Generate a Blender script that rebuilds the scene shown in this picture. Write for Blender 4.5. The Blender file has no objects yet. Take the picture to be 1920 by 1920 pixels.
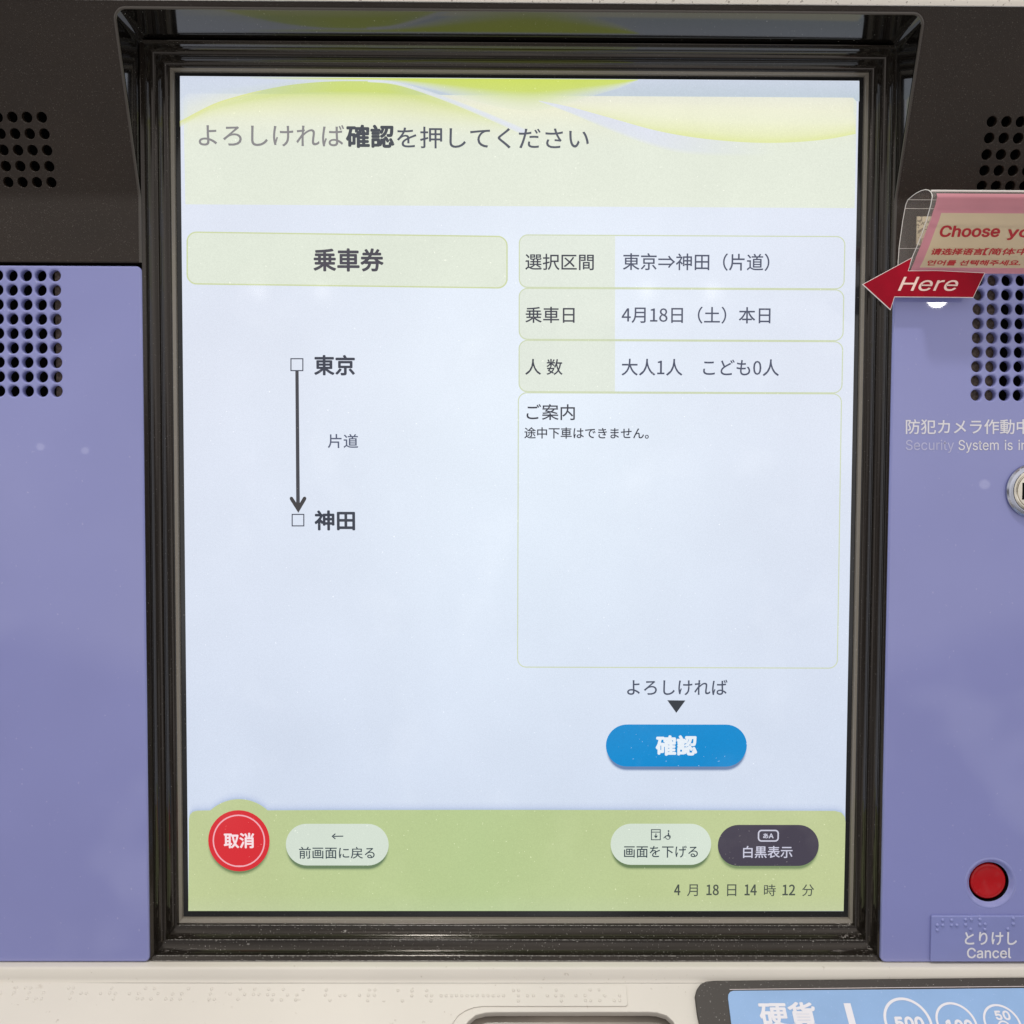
import bpy, bmesh, math, random
from math import sin, cos, pi, radians
from mathutils import Vector, Matrix
from mathutils.geometry import tessellate_polygon

random.seed(7)
C = bpy.context.scene.collection
sc = bpy.context.scene

# ------------------------------------------------------------------ camera
# Metres.  Screen glass = plane y 0, X right, Z up, viewer at negative y.
CAM = Vector((-0.00534, -0.38316, 0.01171))
FPX = 1775.0                      # focal length in pixels of a 1920 px frame
_rv = Vector((0.041, 0.00389, 0.00697))
_R = Matrix.Rotation(_rv.length, 3, _rv.normalized())
_B = Matrix(((1, 0, 0), (0, 0, -1), (0, 1, 0)))
AX = _B @ _R                      # rows: right, down, forward
RIGHT, DOWN, FWD = AX[0].copy(), AX[1].copy(), AX[2].copy()
cd = bpy.data.cameras.new('camera')
cam = bpy.data.objects.new('camera', cd)
C.objects.link(cam)
m = Matrix((RIGHT, -DOWN, -FWD)).transposed().to_4x4()
m.translation = CAM
cam.matrix_world = m
cd.sensor_width = 36
cd.lens = FPX / 1920 * 36
cd.clip_start = 0.01
cd.clip_end = 100
sc.camera = cam

# ------------------------------------------------------------------ light
W = bpy.data.worlds.new('World')
sc.world = W
W.use_nodes = True
nt = W.node_tree
N = nt.nodes
bg = N['Background']
tc = N.new('ShaderNodeTexCoord')
sep = N.new('ShaderNodeSeparateXYZ')
nt.links.new(tc.outputs['Generated'], sep.inputs[0])
# a big station hall: bright pale ceiling, walls in between, dark far floor; near floor raised to brighten the card
rmp = N.new('ShaderNodeValToRGB')
mr = N.new('ShaderNodeMapRange')
mr.inputs[1].default_value = -1
mr.inputs[2].default_value = 1
# the far floor edge dips towards the middle, shaped to tilt the side panels' reflections
ab = N.new('ShaderNodeMath')
ab.operation = 'ABSOLUTE'
nt.links.new(sep.outputs['X'], ab.inputs[0])
ma = N.new('ShaderNodeMath')
ma.operation = 'MULTIPLY_ADD'
ma.inputs[1].default_value = -0.42
ma.inputs[2].default_value = 0.21
nt.links.new(ab.outputs[0], ma.inputs[0])
ad = N.new('ShaderNodeMath')
ad.operation = 'ADD'
nt.links.new(ma.outputs[0], ad.inputs[0])
nt.links.new(sep.outputs['Z'], ad.inputs[1])
nt.links.new(ad.outputs[0], mr.inputs[0])
els = rmp.color_ramp.elements
els[0].position = 0.0
els[0].color = (0.92, 0.87, 0.80, 1)
els[1].position = 1.0
els[1].color = (1.30, 1.25, 1.18, 1)
for p, c in ((0.19, (0.85, 0.80, 0.74, 1)), (0.255, (0.30, 0.28, 0.27, 1)), (0.36, (0.24, 0.225, 0.22, 1)), (0.425, (0.32, 0.30, 0.31, 1)), (0.445, (0.95, 0.92, 0.93, 1)),
             (0.50, (1.22, 1.19, 1.18, 1)), (0.62, (1.05, 1.02, 1.0, 1)), (0.80, (1.2, 1.15, 1.1, 1))):
    e = els.new(p)
    e.color = c
nz = N.new('ShaderNodeTexNoise')
nz.inputs['Scale'].default_value = 3.2
nz.inputs['Detail'].default_value = 3
nt.links.new(tc.outputs['Generated'], nz.inputs['Vector'])
nmr = N.new('ShaderNodeMapRange')
nmr.inputs[1].default_value = 0.35
nmr.inputs[2].default_value = 0.65
nmr.inputs[3].default_value = 0.5
nmr.inputs[4].default_value = 1.4
nt.links.new(nz.outputs['Fac'], nmr.inputs[0])
mx = N.new('ShaderNodeVectorMath')
mx.operation = 'SCALE'
nt.links.new(mr.outputs[0], rmp.inputs[0])
nt.links.new(rmp.outputs[0], mx.inputs[0])
nt.links.new(nmr.outputs[0], mx.inputs['Scale'])
# pale noise patches below eye level, added to mottle the side panels' reflections
n2 = N.new('ShaderNodeTexNoise')
n2.inputs['Scale'].default_value = 8.5
n2.inputs['Detail'].default_value = 2
nt.links.new(tc.outputs['Generated'], n2.inputs['Vector'])
r2 = N.new('ShaderNodeMapRange')
for k_, v_ in ((1, .53), (2, .62), (3, 0.0), (4, 0.75)):
    r2.inputs[k_].default_value = v_
nt.links.new(n2.outputs['Fac'], r2.inputs[0])
r3 = N.new('ShaderNodeMapRange')
for k_, v_ in ((1, -.10), (2, -.16), (3, 0.0), (4, 1.0)):
    r3.inputs[k_].default_value = v_
nt.links.new(sep.outputs['Z'], r3.inputs[0])
r4 = N.new('ShaderNodeMath')
r4.operation = 'MULTIPLY'
nt.links.new(r2.outputs[0], r4.inputs[0])
nt.links.new(r3.outputs[0], r4.inputs[1])
va = N.new('ShaderNodeVectorMath')
va.operation = 'ADD'
nt.links.new(mx.outputs[0], va.inputs[0])
nt.links.new(r4.outputs[0], va.inputs[1])
nt.links.new(va.outputs[0], bg.inputs['Color'])
bg.inputs['Strength'].default_value = 0.88


def area_light(name, loc, size, power, target, col=(1, 0.96, 0.9)):
    ld = bpy.data.lights.new(name, 'AREA')
    ld.shape = 'DISK'
    ld.size = size
    ld.energy = power
    ld.color = col
    lo = bpy.data.objects.new(name, ld)
    C.objects.link(lo)
    lo.location = loc
    lo.rotation_euler = (Vector(target) - Vector(loc)).to_track_quat('-Z', 'Y').to_euler()
    return lo


# ceiling downlight almost overhead (throws the language card's shadow down the panel)
area_light('ceiling_downlight', (-0.20, -0.86, 1.88), 0.10, 17.0, (0.0, 0.0, 0.0))
# further rows of downlights across the hall; they mirror in the glossy fronts


def mirror_dir(px, py):
    d = (RIGHT * (px - 960) + DOWN * (py - 960) + FWD * FPX).normalized()
    return Vector((d.x, -d.y, d.z))


for px, py, s, p in ((485, 546, .05, .10), (605, 546, .05, .10), (1213, 546, .05, .12), (1335, 546, .05, .12),
                     (1752, 560, .095, 0.95), (82, 838, .034, .005), (165, 845, .034, .005), (1840, 908, .045, .009)):
    # the mirrored viewpoint sits behind the glass; the lamp hangs in the hall in front of it
    loc = Vector((CAM.x, -CAM.y, CAM.z)) + mirror_dir(px, py) * 5.0
    area_light('hall_downlight', loc, s, p, (0, 0, 0))

vs = sc.view_settings
vs.view_transform = 'Standard'
vs.look = 'None'
vs.exposure = 0
vs.gamma = 1
vs.use_curve_mapping = False
sc.render.film_transparent = False
sc.cycles.use_denoising = True
sc.cycles.max_bounces = 8


# ------------------------------------------------------------------ helpers
def lin(c):
    return tuple(((v / 255) / 12.92 if v / 255 <= 0.04045 else ((v / 255 + 0.055) / 1.055) ** 2.4) for v in c[:3])


def ray(px, py):
    return RIGHT * (px - 960) + DOWN * (py - 960) + FWD * FPX


def at(px, py, y=0.0):
    """point of the plane y = const seen at a measured pixel of the photo"""
    d = ray(px, py)
    return CAM + d * ((y - CAM.y) / d.y)


def at_x(px, py, x):
    d = ray(px, py)
    return CAM + d * ((x - CAM.x) / d.x)


def mat(name, col, rough=0.4, metal=0.0, spec=0.5, coat=0.0, bump=None, speck=None, mottle=None, em=None, trans=0):
    """procedural principled material; bump=(scale,strength,dist) speck=(scale,thr,col,amount) mottle=(scale,amount)"""
    M = bpy.data.materials.new(name)
    M.use_nodes = True
    t = M.node_tree
    b = t.nodes['Principled BSDF']
    b.inputs['Base Color'].default_value = (*col, 1)
    b.inputs['Roughness'].default_value = rough
    b.inputs['Metallic'].default_value = metal
    b.inputs['Specular IOR Level'].default_value = spec
    b.inputs['Coat Weight'].default_value = coat
    b.inputs['Coat Roughness'].default_value = 0.04
    b.inputs['Transmission Weight'].default_value = trans
    co = t.nodes.new('ShaderNodeTexCoord')
    src = None

    def mix(a, bb, fac):
        x = t.nodes.new('ShaderNodeMix')
        x.data_type = 'RGBA'
        for k, v in ((6, a), (7, bb)):
            if isinstance(v, tuple):
                x.inputs[k].default_value = (*v, 1)
            else:
                t.links.new(v, x.inputs[k])
        t.links.new(fac, x.inputs[0])
        return x.outputs[2]

    def noise(scale, lo, hi, detail=2, a=0.0, z=1.0):
        n = t.nodes.new('ShaderNodeTexNoise')
        n.inputs['Scale'].default_value = scale
        n.inputs['Detail'].default_value = detail
        t.links.new(co.outputs['Object'], n.inputs['Vector'])
        r = t.nodes.new('ShaderNodeMapRange')
        r.inputs[1].default_value = lo
        r.inputs[2].default_value = hi
        r.inputs[3].default_value = a
        r.inputs[4].default_value = z
        t.links.new(n.outputs['Fac'], r.inputs[0])
        return r.outputs[0]

    if mottle:
        src = mix(tuple(v * (1 - mottle[1]) for v in col), tuple(min(1, v * (1 + mottle[1])) for v in col),
                  noise(mottle[0], 0.3, 0.7, 4))
    for s in (speck or ()):
        src = mix(src if src else col, s[2], noise(s[0], s[1], s[1] + 0.05, s[4] if len(s) > 4 else 2, 0, s[3]))
    if src:
        t.links.new(src, b.inputs['Base Color'])
    if bump:
        n = t.nodes.new('ShaderNodeTexNoise')
        n.inputs['Scale'].default_value = bump[0]
        n.inputs['Detail'].default_value = 3
        t.links.new(co.outputs['Object'], n.inputs['Vector'])
        bp = t.nodes.new('ShaderNodeBump')
        bp.inputs['Strength'].default_value = bump[1]
        bp.inputs['Distance'].default_value = bump[2]
        t.links.new(n.outputs['Fac'], bp.inputs['Height'])
        t.links.new(bp.outputs['Normal'], b.inputs['Normal'])
    return M


def empty(name, loc, label, cat):
    o = bpy.data.objects.new(name, None)
    C.objects.link(o)
    o.location = loc
    o.empty_display_size = 0.02
    o['label'] = label
    o['category'] = cat
    return o


def link(name, me, mats, parent=None, smooth=35, label=None):
    o = bpy.data.objects.new(name, me)
    C.objects.link(o)
    for mm in (mats if isinstance(mats, (list, tuple)) else [mats]):
        me.materials.append(mm)
    if smooth:
        for p in me.polygons:
            p.use_smooth = True
        me.set_sharp_from_angle(angle=radians(smooth))
    if parent:
        o.parent = parent
        # mesh data are in world coordinates: undo the (already placed) parent's offset
        w = Vector((0, 0, 0))
        q = parent
        while q:
            w += q.location
            q = q.parent
        o.location = -w
    if label:
        o['label'] = label
    return o


class MB:
    """collects geometry with material indices and colours"""

    def __init__(s):
        s.v, s.f, s.m, s.c = [], [], [], []

    def add(s, verts, faces, mi=0, cols=None):
        k = len(s.v)
        s.v += [tuple(v) for v in verts]
        s.f += [tuple(i + k for i in f) for f in faces]
        s.m += [mi] * len(faces)
        s.c += list(cols) if cols else [(1, 1, 1, 1)] * len(verts)
        return s

    def addmesh(s, me, fn, mi=0, col=None):
        s.add([fn(v.co) for v in me.vertices], [tuple(p.vertices) for p in me.polygons], mi,
              [col] * len(me.vertices) if col else None)

    def box(s, x0, x1, y0, y1, z0, z1, mi=0):
        v = [(x, y, z) for x in (x0, x1) for y in (y0, y1) for z in (z0, z1)]
        s.add(v, [(0, 1, 3, 2), (4, 6, 7, 5), (0, 4, 5, 1), (2, 3, 7, 6), (0, 2, 6, 4), (1, 5, 7, 3)], mi)

    def tube(s, pts, r, mi=0, n=8, closed=False):
        pts = [Vector(p) for p in pts]
        k = len(pts)
        vs_, fs = [], []
        up = None
        for i, p in enumerate(pts):
            a = pts[i - 1] if (i or closed) else p
            b = pts[(i + 1) % k] if (i < k - 1 or closed) else p
            tn = (b - a).normalized()
            if up is None:
                up = tn.orthogonal().normalized()
            up = (up - tn * up.dot(tn)).normalized()
            bi = tn.cross(up)
            vs_ += [p + (up * cos(2 * pi * j / n) + bi * sin(2 * pi * j / n)) * r for j in range(n)]
        for i in range(k if closed else k - 1):
            i2 = (i + 1) % k
            fs += [(i * n + j, i * n + (j + 1) % n, i2 * n + (j + 1) % n, i2 * n + j) for j in range(n)]
        if not closed:
            fs += [tuple(range(n))[::-1], tuple((k - 1) * n + j for j in range(n))]
        s.add(vs_, fs, mi)

    def lathe(s, cx, cz, prof, mi=0, n=48, cap=False, fn=None):
        """prof: list of (radius, y); axis along y through (cx, cz)"""
        vs_, fs = [], []
        for r, y in prof:
            vs_ += [(cx + r * cos(2 * pi * j / n), y, cz + r * sin(2 * pi * j / n)) for j in range(n)]
        for i in range(len(prof) - 1):
            fs += [(i * n + j, (i + 1) * n + j, (i + 1) * n + (j + 1) % n, i * n + (j + 1) % n) for j in range(n)]
        if cap:
            fs.append(tuple((len(prof) - 1) * n + j for j in range(n)))
        if fn:
            vs_ = [fn(Vector(v)) for v in vs_]
        s.add(vs_, fs, mi)

    def dome(s, centre, normal, r, h, mi=0, n=10):
        normal = Vector(normal).normalized()
        u = normal.orthogonal().normalized()
        w = normal.cross(u)
        c = Vector(centre)
        vs_ = []
        for rr, hh in ((1, 0), (.85, .55), (.5, .88)):
            vs_ += [c + (u * cos(2 * pi * j / n) + w * sin(2 * pi * j / n)) * r * rr + normal * h * hh for j in range(n)]
        vs_.append(c + normal * h)
        fs = [(i * n + j, i * n + (j + 1) % n, (i + 1) * n + (j + 1) % n, (i + 1) * n + j) for i in range(2) for j in range(n)]
        fs += [(2 * n + j, 2 * n + (j + 1) % n, 3 * n) for j in range(n)]
        s.add(vs_, fs, mi)

    def build(s, name, mats, parent=None, smooth=35, label=None, col=False):
        me = bpy.data.meshes.new(name)
        me.from_pydata(s.v, [], s.f)
        me.update()
        if col:
            a = me.color_attributes.new('Col', 'FLOAT_COLOR', 'POINT')
            a.data.foreach_set('color', [x for c in s.c for x in c])
        o = link(name, me, mats, parent, 0, label)
        me.polygons.foreach_set('material_index', s.m)
        bm = bmesh.new()
        bm.from_mesh(me)
        if not col:
            bmesh.ops.recalc_face_normals(bm, faces=bm.faces)
        bm.to_mesh(me)
        bm.free()
        if smooth:
            for p in me.polygons:
                p.use_smooth = True
            me.set_sharp_from_angle(angle=radians(smooth))
        return o


def plate(loops, thick, bevel=0.0, res=2):
    """flat plate with holes: first loop outline, others holes (x, y); rounded edges; z 0..thick"""
    cu = bpy.data.curves.new('plate', 'CURVE')
    cu.dimensions = '2D'
    cu.fill_mode = 'BOTH'
    cu.extrude = thick / 2 - bevel
    cu.bevel_depth = bevel
    cu.bevel_resolution = res
    cu.offset = -bevel
    for lp in loops:
        sp = cu.splines.new('POLY')
        sp.points.add(len(lp) - 1)
        for i, p in enumerate(lp):
            sp.points[i].co = (p[0], p[1], 0, 1)
        sp.use_cyclic_u = True
    o = bpy.data.objects.new('plate', cu)
    C.objects.link(o)
    bpy.context.view_layer.update()
    me = bpy.data.meshes.new_from_object(o.evaluated_get(bpy.context.evaluated_depsgraph_get()))
    bpy.data.objects.remove(o)
    bpy.data.curves.remove(cu)
    for v in me.vertices:
        v.co.z += thick / 2
    return me


def circle(cx, cy, r, n=28, a=0.0):
    return [(cx + r * cos(a + 2 * pi * i / n), cy + r * sin(a + 2 * pi * i / n)) for i in range(n)]


def rrect(x0, y0, x1, y1, r, n=8, which=(1, 1, 1, 1)):
    """rounded rectangle; which = round (x1y1, x0y1, x0y0, x1y0)"""
    out = []
    for k, (cx, cy, sx, sy) in enumerate(((x1, y1, -1, -1), (x0, y1, 1, -1), (x0, y0, 1, 1), (x1, y0, -1, 1))):
        if not which[k]:
            out.append((cx, cy))
            continue
        ox, oy = cx + sx * r, cy + sy * r
        out += [(ox + r * cos(pi / 2 * (k + i / n)), oy + r * sin(pi / 2 * (k + i / n))) for i in range(n + 1)]
    return out


def tess(loops):
    pts = [p for lp in loops for p in lp]
    tris = tessellate_polygon([[Vector((p[0], p[1], 0)) for p in lp] for lp in loops])
    return pts, [tuple(t) for t in tris]


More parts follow.
